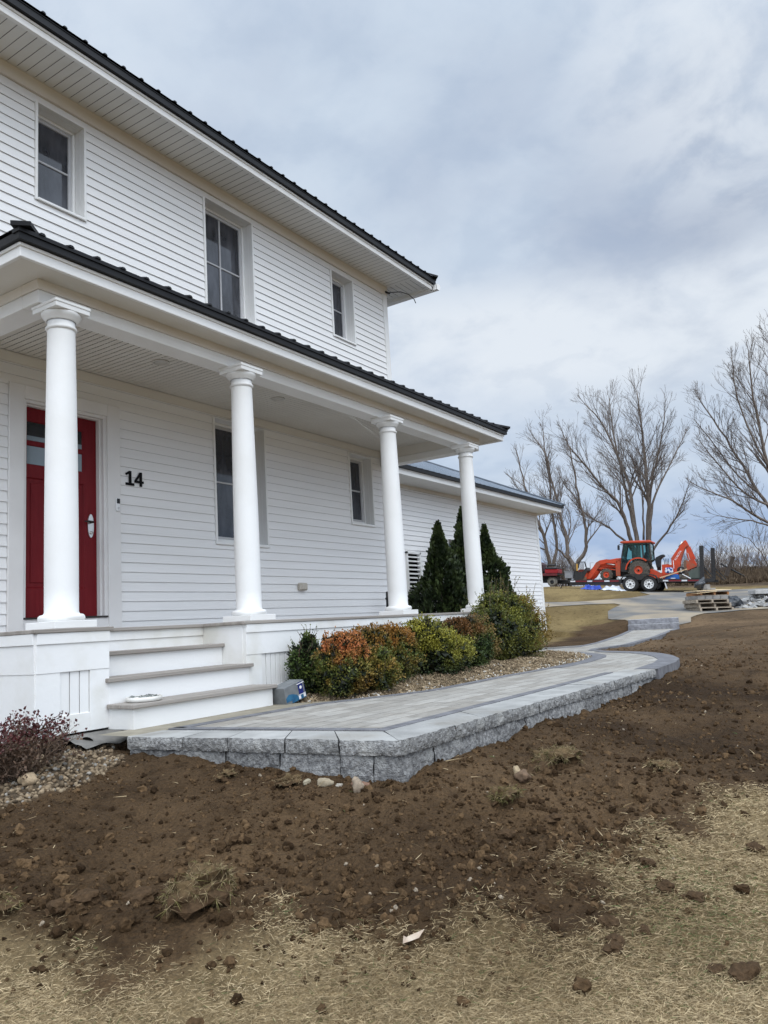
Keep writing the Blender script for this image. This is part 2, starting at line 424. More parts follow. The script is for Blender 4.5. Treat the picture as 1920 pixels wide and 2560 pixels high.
def poly_sheet(name, poly, zf, mat, sub=None, jit=0):
    import bmesh
    bm = bmesh.new()
    if sub:
        pts = []
        for i in range(len(poly)):
            a = Vector((*poly[i], 0)); b = Vector((*poly[(i + 1) % len(poly)], 0)); n = max(1, int((b - a).length / sub))
            for k in range(n): pts.append(a.lerp(b, k / n))
    else: pts = [Vector((*p, 0)) for p in poly]
    vs = [bm.verts.new(p) for p in pts]
    bm.faces.new(vs)
    bmesh.ops.triangulate(bm, faces=bm.faces)
    if sub:
        for _ in range(5):
            es = [e for e in bm.edges if e.calc_length() > sub * 1.6]
            if not es: break
            bmesh.ops.subdivide_edges(bm, edges=es, cuts=1)
            bmesh.ops.triangulate(bm, faces=bm.faces)
    for v in bm.verts: v.co.z = float(zf(v.co.x, v.co.y))
    bmesh.ops.recalc_face_normals(bm, faces=bm.faces)
    for f in bm.faces:
        if f.normal.z < 0: f.normal_flip()
    me = bpy.data.meshes.new(name); bm.to_mesh(me); bm.free(); me.materials.append(mat)
    for p in me.polygons: p.use_smooth = True
    o = bpy.data.objects.new(name, me); COL.objects.link(o)
    WL[o.name] = Vector((0, 0, 0))
    return setp(o, kind='structure')

m_asph = M('asphalt_old', (.105, .103, .10), (.165, .16, .153), scale=.9, rough=.9, bump=.5, bscale=90, spec=.2, stretch=(1, 1, 1), c3=(.29, .24, .175), s3=.55, lo3=.44, hi3=.66)
poly_sheet('driveway', DRIVE, lambda x, y: H0(x, y) + .006, m_asph, sub=.45)

# pavers: long plank pavers with thin joints
def paver_mat():
    m, nt, b = node_mat('paver_stone'); N = nt.nodes.new; L = nt.links.new
    tc = N('ShaderNodeTexCoord'); mp = N('ShaderNodeMapping'); mp.inputs['Rotation'].default_value = (0, 0, R(2))
    L(tc.outputs['Object'], mp.inputs['Vector'])
    br = N('ShaderNodeTexBrick'); br.inputs['Scale'].default_value = 1; br.inputs['Mortar Size'].default_value = .0035
    br.inputs['Brick Width'].default_value = .46; br.inputs['Row Height'].default_value = .155; br.inputs['Bias'].default_value = 0
    br.offset = .37; br.squash = .72; br.squash_frequency = 3
    br.inputs['Color1'].default_value = (.27, .253, .225, 1); br.inputs['Color2'].default_value = (.365, .347, .315, 1); br.inputs['Mortar'].default_value = (.12, .11, .097, 1)
    L(mp.outputs[0], br.inputs['Vector'])
    n = N('ShaderNodeTexNoise'); n.inputs['Scale'].default_value = 5; n.inputs['Detail'].default_value = 7
    st = N('ShaderNodeMapping'); st.inputs['Scale'].default_value = (1.6, 3.2, 1); L(tc.outputs['Object'], st.inputs['Vector']); L(st.outputs[0], n.inputs['Vector'])
    r = N('ShaderNodeMapRange'); r.inputs['From Min'].default_value = .3; r.inputs['From Max'].default_value = .7; r.inputs['To Min'].default_value = .84; r.inputs['To Max'].default_value = 1.13
    L(n.outputs['Fac'], r.inputs['Value'])
    mm = N('ShaderNodeMix'); mm.data_type = 'RGBA'; mm.blend_type = 'MULTIPLY'; mm.inputs[0].default_value = 1
    L(br.outputs['Color'], mm.inputs[6]); L(r.outputs[0], mm.inputs[7]); ns = N('ShaderNodeTexNoise'); ns.inputs['Scale'].default_value = 1.3; ns.inputs['Detail'].default_value = 8; ns.inputs['Roughness'].default_value = .65; L(tc.outputs['Object'], ns.inputs['Vector'])
    rs = N('ShaderNodeMapRange'); rs.inputs['From Min'].default_value = .48; rs.inputs['From Max'].default_value = .74; rs.inputs['To Max'].default_value = .42; L(ns.outputs['Fac'], rs.inputs['Value'])
    ms = N('ShaderNodeMix'); ms.data_type = 'RGBA'; L(rs.outputs[0], ms.inputs[0]); L(mm.outputs[2], ms.inputs[6]); ms.inputs[7].default_value = (.19, .15, .105, 1)
    L(ms.outputs[2], b.inputs['Base Color'])
    b.inputs['Roughness'].default_value = .8; b.inputs['Specular IOR Level'].default_value = .25
    nb = N('ShaderNodeTexNoise'); nb.inputs['Scale'].default_value = 45; nb.inputs['Detail'].default_value = 6; L(tc.outputs['Object'], nb.inputs['Vector'])
    ad = N('ShaderNodeMath'); ad.operation = 'MULTIPLY_ADD'; ad.inputs[1].default_value = -1.6; L(br.outputs['Fac'], ad.inputs[0]); L(nb.outputs['Fac'], ad.inputs[2])
    bp = N('ShaderNodeBump'); bp.inputs['Strength'].default_value = .6; bp.inputs['Distance'].default_value = .006; L(ad.outputs[0], bp.inputs['Height']); L(bp.outputs[0], b.inputs['Normal'])
    return m
m_pav = paver_mat()
poly_sheet('paver_path', PATIO, lambda x, y: walkz(x), m_pav, sub=.5)
m_conc = M('concrete_strip', (.235, .21, .16), (.31, .28, .22), scale=7, rough=.9, bump=.3, bscale=70, spec=.2)
poly_sheet('concrete_path', BASEP, lambda x, y: walkz(x) - .002, m_conc)
m_bord = M('border_paver', (.125, .124, .132), (.185, .184, .195), scale=9, rough=.8, bump=.4, bscale=60, spec=.25)
def ribbon(pts, w, side=1, z=.006, step=.21, mb=None):
    """laid border stones along a polyline: each stone a thin slab, little gap"""
    P = [Vector((*p, 0)) for p in pts]
    # resample
    seg = []; 
    for a, b in zip(P[:-1], P[1:]):
        n = max(1, round((b - a).length / step))
        for k in range(n): seg.append(a.lerp(b, k / n))
    seg.append(P[-1])
    nr = []
    for i in range(len(seg)):
        d = (seg[min(i + 1, len(seg) - 1)] - seg[max(i - 1, 0)]).normalized(); nr.append(Vector((-d.y, d.x, 0)) * side)
    for i in range(len(seg) - 1):
        a, b = seg[i], seg[i + 1]; g = .004 / max((b - a).length, .01)
        a2, b2 = a.lerp(b, g), a.lerp(b, 1 - g)
        c, e = b2 + nr[i + 1] * w, a2 + nr[i] * w
        zz = [float(walkz(p.x)) + z for p in (a2, b2, c, e)]
        top = [(p.x, p.y, q) for p, q in zip((a2, b2, c, e), zz)]
        bot = [(p.x, p.y, q - z - .16) for p, q in zip((a2, b2, c, e), zz)]
        mb.add(top + bot, [(0, 1, 2, 3), (0, 4, 5, 1), (1, 5, 6, 2), (2, 6, 7, 3), (3, 7, 4, 0)], False)
mb = MB()
ribbon([(2.7,-4.185),(-1.38,-4.10)], .085, -1, mb=mb)
ribbon([(-1.38,-4.02),(-1.545,-2.44)], .085, -1, mb=mb)
ribbon([(-1.50,-2.44),(-.45,-2.5),(-.1,-2.52),(.4,-2.75),(.9,-2.98),(1.2,-3.02),(2.5,-3.05),(3.5,-3.15)], .10, -1, mb=mb)
ribbon([(3.5,-3.15),(4.4,-3.2),(5.2,-3.12),(5.6,-3.0),(5.9,-2.82),(6.25,-2.55),(6.5,-2.3),(6.75,-1.9),(6.85,-1.2),(6.9,.9)], .19, -1, mb=mb)
ribbon([(3.09,-4.53),(4.0,-4.5),(4.6,-4.4),(5.2,-4.18),(5.75,-3.9),(6.15,-3.6),(6.43,-3.27),(6.75,-2.85)], .24, 1, mb=mb)
ribbon([(6.75,-2.85),(7.1,-2.55),(7.5,-2.47),(8.7,-2.65),(11.5,-2.4),(16.62,-1.68)], .12, 1, mb=mb)
ribbon([(16.68,-.32),(13,-1.1),(9.8,-1.65),(8.4,-1.75),(8.0,-1.4),(7.85,.9)], .12, 1, mb=mb)
setp(mb.build('border_path', m_bord), kind='structure')
# ------------------------------------------------------------------ house
m_white = M('white_trim_paint', (.80, .80, .79), (.70, .69, .66), scale=1.6, rough=.55, bump=.12, bscale=35, lo=.45, hi=.85, spec=.35)
m_side = M('white_clapboard', (.82, .815, .81), (.755, .75, .74), scale=1.6, rough=.6, bump=.2, bscale=22, stretch=(.22, 1, 5.5), lo=.36, hi=.80, spec=.3)
m_under_shade = M('clapboard_under_shade', (.58, .575, .57), (.50, .495, .49), scale=9, rough=.8, spec=.1)  # greyer than the boards: shade of the course lines put into the colour
m_dirty = M('weathered_white_board', (.80, .80, .79), (.62, .60, .53), scale=2.2, rough=.6, bump=.12, bscale=30, lo=.48, hi=.80, spec=.3, c3=(.50, .48, .38), s3=1.3, lo3=.60, hi3=.85)
m_frieze = M('stained_frieze', (.74, .705, .65), (.62, .555, .475), scale=1.4, rough=.6, stretch=(.35, 1, 2.5), lo=.4, hi=.75, spec=.3)
m_soff = M('vinyl_soffit', (.76, .755, .73), (.70, .695, .665), scale=1.5, rough=.6, spec=.3)
m_ceil = M('porch_ceiling', (.70, .675, .62), (.63, .60, .545), scale=1.2, rough=.65, spec=.3)
m_groove = M('soffit_groove', (.50, .49, .465), rough=.9, spec=.1)
m_black = M('black_roof_metal', (.007, .007, .009), (.012, .0125, .014), scale=5, rough=.5, spec=.25)
m_roofg = M('grey_roof_metal', (.10, .125, .155), (.13, .15, .18), scale=1.5, rough=.35, metallic=.35, spec=.5)
m_red = M('red_door_paint', (.135, .003, .007), (.16, .006, .010), scale=30, rough=.5, bump=.15, bscale=60, stretch=(1, 1, .12), spec=.22)
m_tread = M('grey_wood_tread', (.26, .235, .21), (.36, .33, .30), scale=4, rough=.8, bump=.4, bscale=30, stretch=(.15, 4, 4), spec=.2)
m_pane = M('dark_window_glass', (.016, .018, .025), (.085, .09, .108), scale=2.6, rough=.05, lo=.42, hi=.78, stretch=(2.4, 1, .8), spec=.7)  # paler mottling in the colour stands in for reflections
m_doorglass = M('door_glass_dark', (.012, .015, .018), rough=.04, spec=.6)
m_doorlite = M('door_glass_lit', (.17, .215, .25), (.21, .26, .29), scale=3, rough=.12, spec=.5)  # paler copy of the door glass, brightness put into the colour
m_sash = M('grey_white_sash', (.50, .50, .51), (.44, .44, .45), scale=4, rough=.5)
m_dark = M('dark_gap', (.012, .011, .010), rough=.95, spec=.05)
m_steel = M('brushed_nickel', (.62, .60, .57), rough=.28, metallic=.9)
m_darkmetal = M('dark_bronze', (.05, .045, .042), rough=.35, metallic=.8)
m_blackpl = M('black_plastic', (.015, .015, .017), rough=.4)
m_plwhite = M('white_plastic', (.80, .80, .81), rough=.35)
m_ltcover = M('frosted_cover', (.55, .53, .49), rough=.5)

GX = 15.1     # garage corner
GY = 1.45
house = thing('house', 'white two-storey clapboard house with red door, columned porch and black metal roof', 'house', (1.5, 0, -.85))
h = .1016

def claps(mb, mapf, s0, s1, z0, z1, zoff, openings, out=.0135):
    """clapboard courses: lower edge of each board stands proud; openings (a,b,za,zb)"""
    k = math.floor((z0 - zoff) / h)
    while zoff + k * h < z1 - 1e-6:
        b0 = zoff + k * h; b1 = b0 + h; k += 1
        a, c = max(b0, z0), min(b1, z1)
        cuts = sorted({a, c, *[z for o in openings for z in o[2:] if a < z < c]})
        for za, zb in zip(cuts[:-1], cuts[1:]):
            zm = (za + zb) / 2
            iv = [(s0, s1)]
            for o in openings:
                if o[2] < zm < o[3]:
                    nv = []
                    for p, q in iv:
                        if o[1] <= p or o[0] >= q: nv.append((p, q)); continue
                        if o[0] > p: nv.append((p, o[0]))
                        if o[1] < q: nv.append((o[1], q))
                    iv = nv
            pr = lambda z: out - (out - .0005) * (z - b0) / h
            for p, q in iv:
                n = max(1, int((q - p) / 3.2)); 
                mb.add([mapf(p, za, pr(za)), mapf(q, za, pr(za)), mapf(q, zb, pr(zb)), mapf(p, zb, pr(zb))], [(0, 1, 2, 3)], False)
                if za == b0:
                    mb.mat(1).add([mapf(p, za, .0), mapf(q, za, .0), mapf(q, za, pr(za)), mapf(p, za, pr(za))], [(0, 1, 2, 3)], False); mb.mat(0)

front = lambda s, z, o: (s, -o, z)
HX0, HX1, HD = -4.6, 5.44, 8.2      # siding extents (corner board 5.44..5.56)
W_UP = [(-.95, -.413, 4.232, 5.262), (1.345, 2.196, 3.783, 5.264), (3.987, 4.533, 4.219, 5.256)]
W_LO = [(1.405, 2.285, .900, 2.418), (4.205, 4.775, 1.345, 2.404)]
DOOR = (-1.235, .008, -.3, 2.262)
ops = [(a - .03, b + .03, c - .03, d + .012) for a, b, c, d in W_UP]
mb = MB(); claps(mb, front, HX0, HX1, 2.62, 5.355, 5.1522 - 60 * h, ops); mb.build('wall_siding', [m_side, m_under_shade], house)
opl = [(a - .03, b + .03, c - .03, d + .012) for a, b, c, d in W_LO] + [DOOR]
mb = MB(); claps(mb, front, HX0, HX1, -.17, 2.45, 0, opl); mb.build('wall_siding', [m_side, m_under_shade], house)
# core walls (behind the siding) with side and rear siding
mb = MB()
mb.box(HX0, 5.54, .19, HD, -.95, 5.5)
mb.build('wall_core', m_white, house)
mb = MB(); claps(mb, lambda s, z, o: (5.545 + o, s, z), .12, HD, -.5, 5.46, 0, []); mb.build('wall_siding', [m_side, m_under_shade], house)
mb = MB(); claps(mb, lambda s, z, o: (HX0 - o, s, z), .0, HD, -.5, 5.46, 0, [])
mb.build('wall_siding', [m_side, m_under_shade], house)
# corner boards, friezes
mb = MB(); mb.bbox(5.44, 5.56, -.024, .115, -.6, 5.36, .004); mb.build('corner_board', m_white, house)
mb = MB(); mb.box(HX0, 5.57, -.03, .12, 5.357, 5.53); mb.box(5.45, 5.575, .12, HD, 5.357, 5.53); mb.build('frieze_board', m_frieze, house)
mb = MB(); mb.box(-2.1, 5.44, -.022, .1, 2.452, 2.552); mb.build('frieze_board', M('porch_frieze', (.72, .69, .63), (.66, .62, .56), scale=1.5, rough=.6, stretch=(.4, 1, 2)), house)

def window(x0, x1, z0, z1, y=0., style='h', sill=False, rev=.14, thick=.028):
    w = MB(); t = thick
    w.bbox(x0 - t, x0, y - .026, y + .05, z0 - t, z1 + .012, .003); w.bbox(x1, x1 + t, y - .026, y + .05, z0 - t, z1 + .012, .003)
    w.bbox(x0, x1, y - .026, y + .05, z1, z1 + .012, .003); w.bbox(x0 - (t + .006 if sill else 0), x1 + (t + .006 if sill else 0), y - .036, y + .05, z0 - t - (.006 if sill else 0), z0, .004)
    # deep reveal
    yb = y + rev
    w.box(x0 - .012, x0, y + .05, yb, z0 - .012, z1 + .01); w.box(x1, x1 + .012, y + .05, yb, z0 - .012, z1 + .01)
    w.box(x0, x1, y + .05, yb, z1 - .001, z1 + .011); w.add([(x0, y + .03, z0 - .004), (x1, y + .03, z0 - .004), (x1, yb, z0 + .02), (x0, yb, z0 + .02)], [(0, 1, 2, 3)], False)
    o = w.build('window', m_white, house)
    f = MB(); q = .028
    X0, X1, Z0, Z1 = x0 + .004, x1 - .004, z0 + .018, z1 - .004
    f.bbox(X0, X0 + q, yb - .012, yb + .03, Z0, Z1, .003); f.bbox(X1 - q, X1, yb - .012, yb + .03, Z0, Z1, .003)
    f.bbox(X0 + q, X1 - q, yb - .012, yb + .03, Z1 - q, Z1, .003); f.bbox(X0 + q, X1 - q, yb - .012, yb + .03, Z0, Z0 + q * 1.3, .003)
    f.build('window_frame', m_white, o)
    g = MB(); X0 += q; X1 -= q; Z0 += q * 1.3; Z1 -= q; q = .036
    yb2 = yb + .012
    g.bbox(X0, X0 + q, yb2, yb2 + .03, Z0, Z1, .004); g.bbox(X1 - q, X1, yb2, yb2 + .03, Z0, Z1, .004)
    g.bbox(X0 + q, X1 - q, yb2, yb2 + .03, Z1 - q, Z1, .004); g.bbox(X0 + q, X1 - q, yb2, yb2 + .03, Z0, Z0 + q, .004)
    zm = Z0 + (Z1 - Z0) * .50
    g.bbox(X0 + q, X1 - q, yb2 + .006, yb2 + .022, zm - .011, zm + .011, .003)
    if style == '+':
        xm = (X0 + X1) / 2
        g.bbox(xm - .011, xm + .011, yb2 + .004, yb2 + .0235, Z0 + q, Z1 - q, .003)
    g.build('sash', m_sash, o)
    p = MB(); p.quad((X0, yb2 + .02, Z0), (X1, yb2 + .02, Z0), (X1, yb2 + .02, Z1), (X0, yb2 + .02, Z1)); p.build('pane', m_pane, o)
window(*W_UP[0]); window(*W_UP[1], style='+'); window(*W_UP[2])
window(*W_LO[0], sill=True); window(*W_LO[1], sill=True)

# door
mb = MB()
mb.bbox(-1.233, -1.08, -.028, .06, -.16, 2.26, .004); mb.bbox(-.150, .006, -.028, .06, -.16, 2.26, .004); mb.bbox(-1.08, -.150, -.027, .06, 2.129, 2.26, .004)
mb.box(-1.08, -1.045, .0, .09, .06, 2.129); mb.box(-.185, -.150, .0, .09, .06, 2.129); mb.box(-1.045, -.185, .0, .09, 2.10, 2.129)
mb.box(-1.045, -1.025, .045, .16, .06, 2.10); mb.box(-.205, -.185, .045, .16, .06, 2.10); mb.box(-1.025, -.205, .045, .16, 2.088, 2.10)
mb.box(-1.08, -.150, -.012, .1, -.17, .045)
casing = mb.build('door_casing', M('shaded_casing_paint', (.76, .748, .735), (.69, .675, .66), scale=2, rough=.55, spec=.3), house)  # white trim darkened, porch shade put into its colour
mb = MB(); mb.bbox(-1.07, -.160, -.03, .14, .045, .062, .004); mb.build('door_sill', m_darkmetal, casing)
D0, D1, DY = -1.022, -.207, .092
mb = MB()
GL = [(-.985, -.360, 1.755, 1.955), (-.985, -.360, 1.522, 1.718)]
PA = [(-.985, -.690, .34, 1.40), (-.645, -.345, .34, 1.40)]
# slab as stiles and rails around recessed panels
def rails(mb, x0, x1, z0, z1, holes, ya, yb):
    xs = sorted({x0, x1, *[v for q in holes for v in q[:2]]}); zs = sorted({z0, z1, *[v for q in holes for v in q[2:]]})
    for a, b in zip(xs[:-1], xs[1:]):
        for c, d in zip(zs[:-1], zs[1:]):
            xm, zm = (a + b) / 2, (c + d) / 2
            if any(q[0] < xm < q[1] and q[2] < zm < q[3] for q in holes): continue
            mb.add([(a, ya, c), (b, ya, c), (b, ya, d), (a, ya, d)], [(0, 1, 2, 3)], False)
    for q in holes:
        a, b, c, d = q; e = .012
        for pa, pb in (((a, c), (b, c)), ((b, c), (b, d)), ((b, d), (a, d)), ((a, d), (a, c))):
            cx, cz = (a + b) / 2, (c + d) / 2
            s = lambda p: (p[0] + (e if p[0] < cx else -e), p[1] + (e if p[1] < cz else -e))
            i0, i1 = s(pa), s(pb)
            mb.add([(pa[0], ya, pa[1]), (pb[0], ya, pb[1]), (i1[0], yb, i1[1]), (i0[0], yb, i0[1])], [(0, 1, 2, 3)], False)
rails(mb, D0, D1, .066, 2.086, GL + PA, DY, DY + .016)
for a, b, c, d in PA:
    e = .012; mb.quad((a + e, DY + .016, c + e), (b - e, DY + .016, c + e), (b - e, DY + .016, d - e), (a + e, DY + .016, d - e))
    e2 = .05
    mb.bbox(a + e2, b - e2, DY + .008, DY + .02, c + e2, d - e2, .006)
mb.box(D0, D1, DY + .03, DY + .05, .066, 2.086)
door = mb.build('front_door', m_red, house, fixn=False)
for i, (a, b, c, d) in enumerate(GL):
    g = MB()
    if i == 0:
        g.mat(0).quad((a, DY + .012, c + .055), (b, DY + .012, c + .055), (b, DY + .012, d), (a, DY + .012, d))
        g.mat(1).quad((a, DY + .012, c), (b, DY + .012, c), (b, DY + .012, c + .055), (a, DY + .012, c + .055))
    else: g.mat(1).quad((a, DY + .012, c), (b, DY + .012, c), (b, DY + .012, d), (a, DY + .012, d))
    g.build('pane', [m_doorglass, m_doorlite], door, fixn=False)
g = MB()
esc = [(.035 * math.cos(t), .12 * math.sin(t)) for t in np.linspace(0, 2 * PI, 28, endpoint=False)]
g.prism([(-.280 + a, .976 + b) for a, b in esc], DY - .012, DY, 'y')
g.mat(1).tube([(-.280, DY, 1.012), (-.280, DY - .05, 1.012)], .012, 10)
g.tube([(-.275, DY - .048, 1.012), (-.33, DY - .052, 1.016), (-.375, DY - .045, 1.012)], [.011, .009, .007], 8)
g.mat(2).lathe([(.016, 0), (.014, -.012), (.0, -.013)], (-.279, DY - .012, .905), 14, 'y')
g.build('door_handle', [m_steel, m_darkmetal, m_steel], door)
# doorbell, house number, outlet cover
mb = MB(); mb.bbox(-.067, -.020, -.052, -.028, 1.132, 1.268, .007); db = mb.build('doorbell', m_plwhite, house)
mb = MB(); mb.bbox(-.063, -.024, -.0545, -.051, 1.212, 1.264, .003); mb.lathe([(.009, -.056), (.007, -.058), (0, -.058)], (-.043, 0, 1.238), 14, 'y'); mb.build('doorbell_camera', m_blackpl, db)
mb = MB(); mb.lathe([(.013, -.0525), (.013, -.0545), (.010, -.0545), (.010, -.0535), (0, -.0535)], (-.043, 0, 1.165), 20, 'y'); mb.build('doorbell_button', M('pale_grey_plastic', (.60, .60, .62), rough=.4), db)
def digit(polys, name):
    mb = MB()
    for p in polys: mb.prism(p, -.0265, -.015, 'y')
    o = mb.build(name, M('number_black', (.004, .004, .005), rough=.7, spec=.15), house)
bz = 1.430
digit([[(.078, bz), (.186, bz), (.186, bz + .026), (.078, bz + .026)], [(.121, bz + .026), (.149, bz + .026), (.149, bz + .155), (.121, bz + .155)],
       [(.121, bz + .155), (.121, bz + .126), (.084, bz + .106), (.078, bz + .128)]], 'house_number_one')
digit([[(.262, bz), (.289, bz), (.289, bz + .155), (.262, bz + .155)], [(.195, bz + .036), (.262, bz + .036), (.262, bz + .060), (.195, bz + .060)],
       [(.289, bz + .036), (.311, bz + .036), (.311, bz + .060), (.289, bz + .060)],
       [(.195, bz + .060), (.225, bz + .060), (.262, bz + .120), (.262, bz + .155)]], 'house_number_four')
mb = MB(); mb.bbox(2.85, 3.005, -.075, -.0, .322, .425, .018); mb.bbox(2.872, 2.985, -.082, -.07, .335, .412, .006)
mb.build('outlet_cover', M('outlet_beige', (.42, .38, .32), (.5, .46, .4), scale=30, rough=.4), house)

# --- main roof: soffit, fascia, ribbed metal
ex0, ex1, ey = -5.25, 6.08, -.64
sz = 5.505
def slats(mb, x0, x1, y0, y1, z, pitch, gap, gm=1):
    x = x0
    while x < x1 - .01:
        b = min(x + pitch - gap, x1)
        mb.mat(0).add([(x, y0, z), (b, y0, z), (b, y1, z), (x, y1, z)], [(0, 3, 2, 1)], False)
        if b < x1:
            c = min(b + gap, x1)
            mb.mat(gm).add([(b, y0, z + .007), (c, y0, z + .007), (c, y1, z + .007), (b, y1, z + .007)], [(0, 3, 2, 1)], False)
        x += pitch
mb = MB(); slats(mb, ex0 + .05, 5.575, -.59, .12, sz, .1, .007)
# side soffit panels run the other way; mitred corner
x0, x1 = 5.575, 6.06
y = -.59
while y < HD + .4:
    b = y + .093
    mb.mat(0).add([(x0 if y > -.03 else max(x0, x0), y, sz), (x1, y, sz), (x1, b, sz), (x0, b, sz)], [(0, 3, 2, 1)], False)
    mb.mat(1).add([(x0, b, sz + .006), (x1, b, sz + .006), (x1, b + .007, sz + .006), (x0, b + .007, sz + .006)], [(0, 3, 2, 1)], False)
    y += .1
mb.build('soffit', [m_soff, m_groove], house, fixn=False)
mb = MB()
mb.bbox(ex0, ex1, ey, ey + .03, 5.452, 5.520, .004); mb.bbox(ex0, ex1, ey - .014, ey + .03, 5.520, 5.547, .004)
mb.bbox(ex0, ex1 - .03, ey + .03, ey + .05, 5.46, sz + .004, .002)
mb.build('fascia', m_white, house)
# right-hand gutter
mb = MB()
gp = [(6.08, 5.455), (6.165, 5.455), (6.20, 5.50), (6.20, 5.56), (6.19, 5.56), (6.19, 5.505), (6.16, 5.465), (6.085, 5.465), (6.085, 5.545), (6.08, 5.545)]
n = len(gp)
mb.add([(p[0], -.72, p[1]) for p in gp] + [(p[0], HD + .5, p[1]) for p in gp], [(i, i + n, (i + 1) % n + n, (i + 1) % n) for i in range(n)], False)
mb.prism([(6.08, 5.455), (6.165, 5.455), (6.20, 5.50), (6.20, 5.56), (6.08, 5.56)], -.725, -.715, 'y')
mb.bbox(6.05, 6.079, -.64, HD + .5, 5.452, 5.547, .003)
mb.build('gutter', m_white, house)
mb = MB(); mb.tube([(5.535, -.03, 5.40), (5.62, -.10, 5.42), (5.70, -.22, 5.42), (5.76, -.34, 5.36), (5.80, -.42, 5.26), (5.81, -.44, 5.19)], .0075, 8)
mb.tube([(5.50, -.036, 5.405), (5.60, -.06, 5.405)], .018, 8); mb.build('hanging_cable', m_blackpl, house)

def metal_roof(name, x0, x1, y0, z0, slope, yr, mat, hipl=True, hipr=True, edge=.03, pitch=.2286, back=True, drip=None, phase=0., wall=False):
    """ribbed hip roof; eave line at y0 (toward viewer), rises with +y to yr."""
    mb = MB(); d = yr - y0
    zf = lambda y: z0 + slope * (y - y0)
    xl = x0 + (d if hipl else 0); xr = x1 - (d if hipr else 0)
    A, B, Cc, Dd = (x0, y0, z0), (x1, y0, z0), (xr, yr, zf(yr)), (xl, yr, zf(yr))
    mb.add([A, B, Cc, Dd], [(0, 1, 2, 3)], False)
    t = edge
    mb.add([A, B, (x1, y0, z0 - t), (x0, y0, z0 - t)], [(3, 2, 1, 0)], False)
    # side slopes
    y2 = yr + (d if not wall else 0)
    if hipl: mb.add([A, Dd, (xl, y2 if not wall else yr, zf(yr)), (x0, y2 + (d if not wall else 0) if not wall else yr, z0 if not wall else z0)], [(0, 1, 3)] if wall else [(0, 1, 2, 3)], False)
    if hipr: mb.add([B, Cc, (xr, y2 if not wall else yr, zf(yr)), (x1, y2 + (d if not wall else 0) if not wall else yr, z0)], [(0, 3, 1)] if wall else [(0, 3, 2, 1)], False)
    x = x0 + .06 + phase
    while x < x1 - .03:
        l = d
        if hipl: l = min(l, max(.03, x - x0))
        if hipr: l = min(l, max(.03, x1 - x))
        w0, w1, hh = .025, .011, .016
        ya = y0 - .012; yb = y0 + l; za, zb = zf(ya), zf(yb)
        vs = []
        for yy, zz in ((ya, za), (yb, zb)): vs += [(x - w0, yy, zz), (x - w1, yy, zz + hh), (x + w1, yy, zz + hh), (x + w0, yy, zz)]
        mb.add(vs, [(0, 4, 5, 1), (1, 5, 6, 2), (2, 6, 7, 3), (0, 1, 2, 3)], False)
        x += pitch
    # hip caps
    for fl, p, q in ((hipl, A, Dd), (hipr, B, Cc)):
        if fl:
            p, q = Vector(p), Vector(q); mb.bar(p + Vector((0, -.02, .014)), q + Vector((0, 0, .014)), .13, .03)
    return mb
mb = metal_roof('roof', ex0 - .04, 6.12, -.70, 5.655, .36, 4.0, m_black)
roof = mb.build('roof', m_black, house, fixn=False)
mb = MB(); mb.box(ex0 - .03, 6.11, -.692, -.60, 5.549, 5.62); mb.box(ex0 - .04, 6.12, -.70, -.60, 5.62, 5.654); mb.box(6.0, 6.115, -.6, HD + .55, 5.565, 5.63); mb.build('drip_edge', m_black, roof)

# --- porch roof
px0, px1, py = -2.335, 5.56, -1.95
mb = MB(); mb.box(px0 + .02, px1 - .02, py + .02, -1.66, 2.489, 2.50); mb.box(px0 + .02, -2.02, -1.66, .0, 2.489, 2.50); mb.box(5.27, px1 - .02, -1.66, 0, 2.489, 2.50)
mb.build('porch_soffit', m_ceil, house)
mb = MB()
mb.bbox(px0, px1, py, py + .03, 2.464, 2.538, .004); mb.bbox(px0 - .014, px1 + .014, py - .014, py + .03, 2.538, 2.562, .004)
mb.bbox(px0, px0 + .03, py + .03, 0, 2.464, 2.538, .004); mb.bbox(px0 - .014, px0 + .03, py + .03, 0, 2.538, 2.562, .004)
mb.bbox(px1 - .03, px1, py + .03, -.03, 2.464, 2.538, .004); mb.bbox(px1 - .03, px1 + .014, py + .03, -.03, 2.538, 2.562, .004)
mb.build('porch_fascia', m_white, house)
mb = metal_roof('porch_roof', px0 - .05, px1 + .05, -2.01, 2.642, .28, -.02, m_black, wall=True, phase=.115)
pr = mb.build('porch_roof', m_black, house, fixn=False)
mb = MB(); mb.box(px0 - .04, px1 + .04, -2.0, -1.93, 2.564, 2.612); mb.box(px0 - .05, px1 + .05, -2.012, -1.93, 2.612, 2.641); mb.box(px0 - .04, px0 + .03, -1.93, -.02, 2.564, 2.62); mb.box(px1 - .03, px1 + .04, -1.93, -.02, 2.564, 2.62); mb.build('drip_edge', m_black, pr)
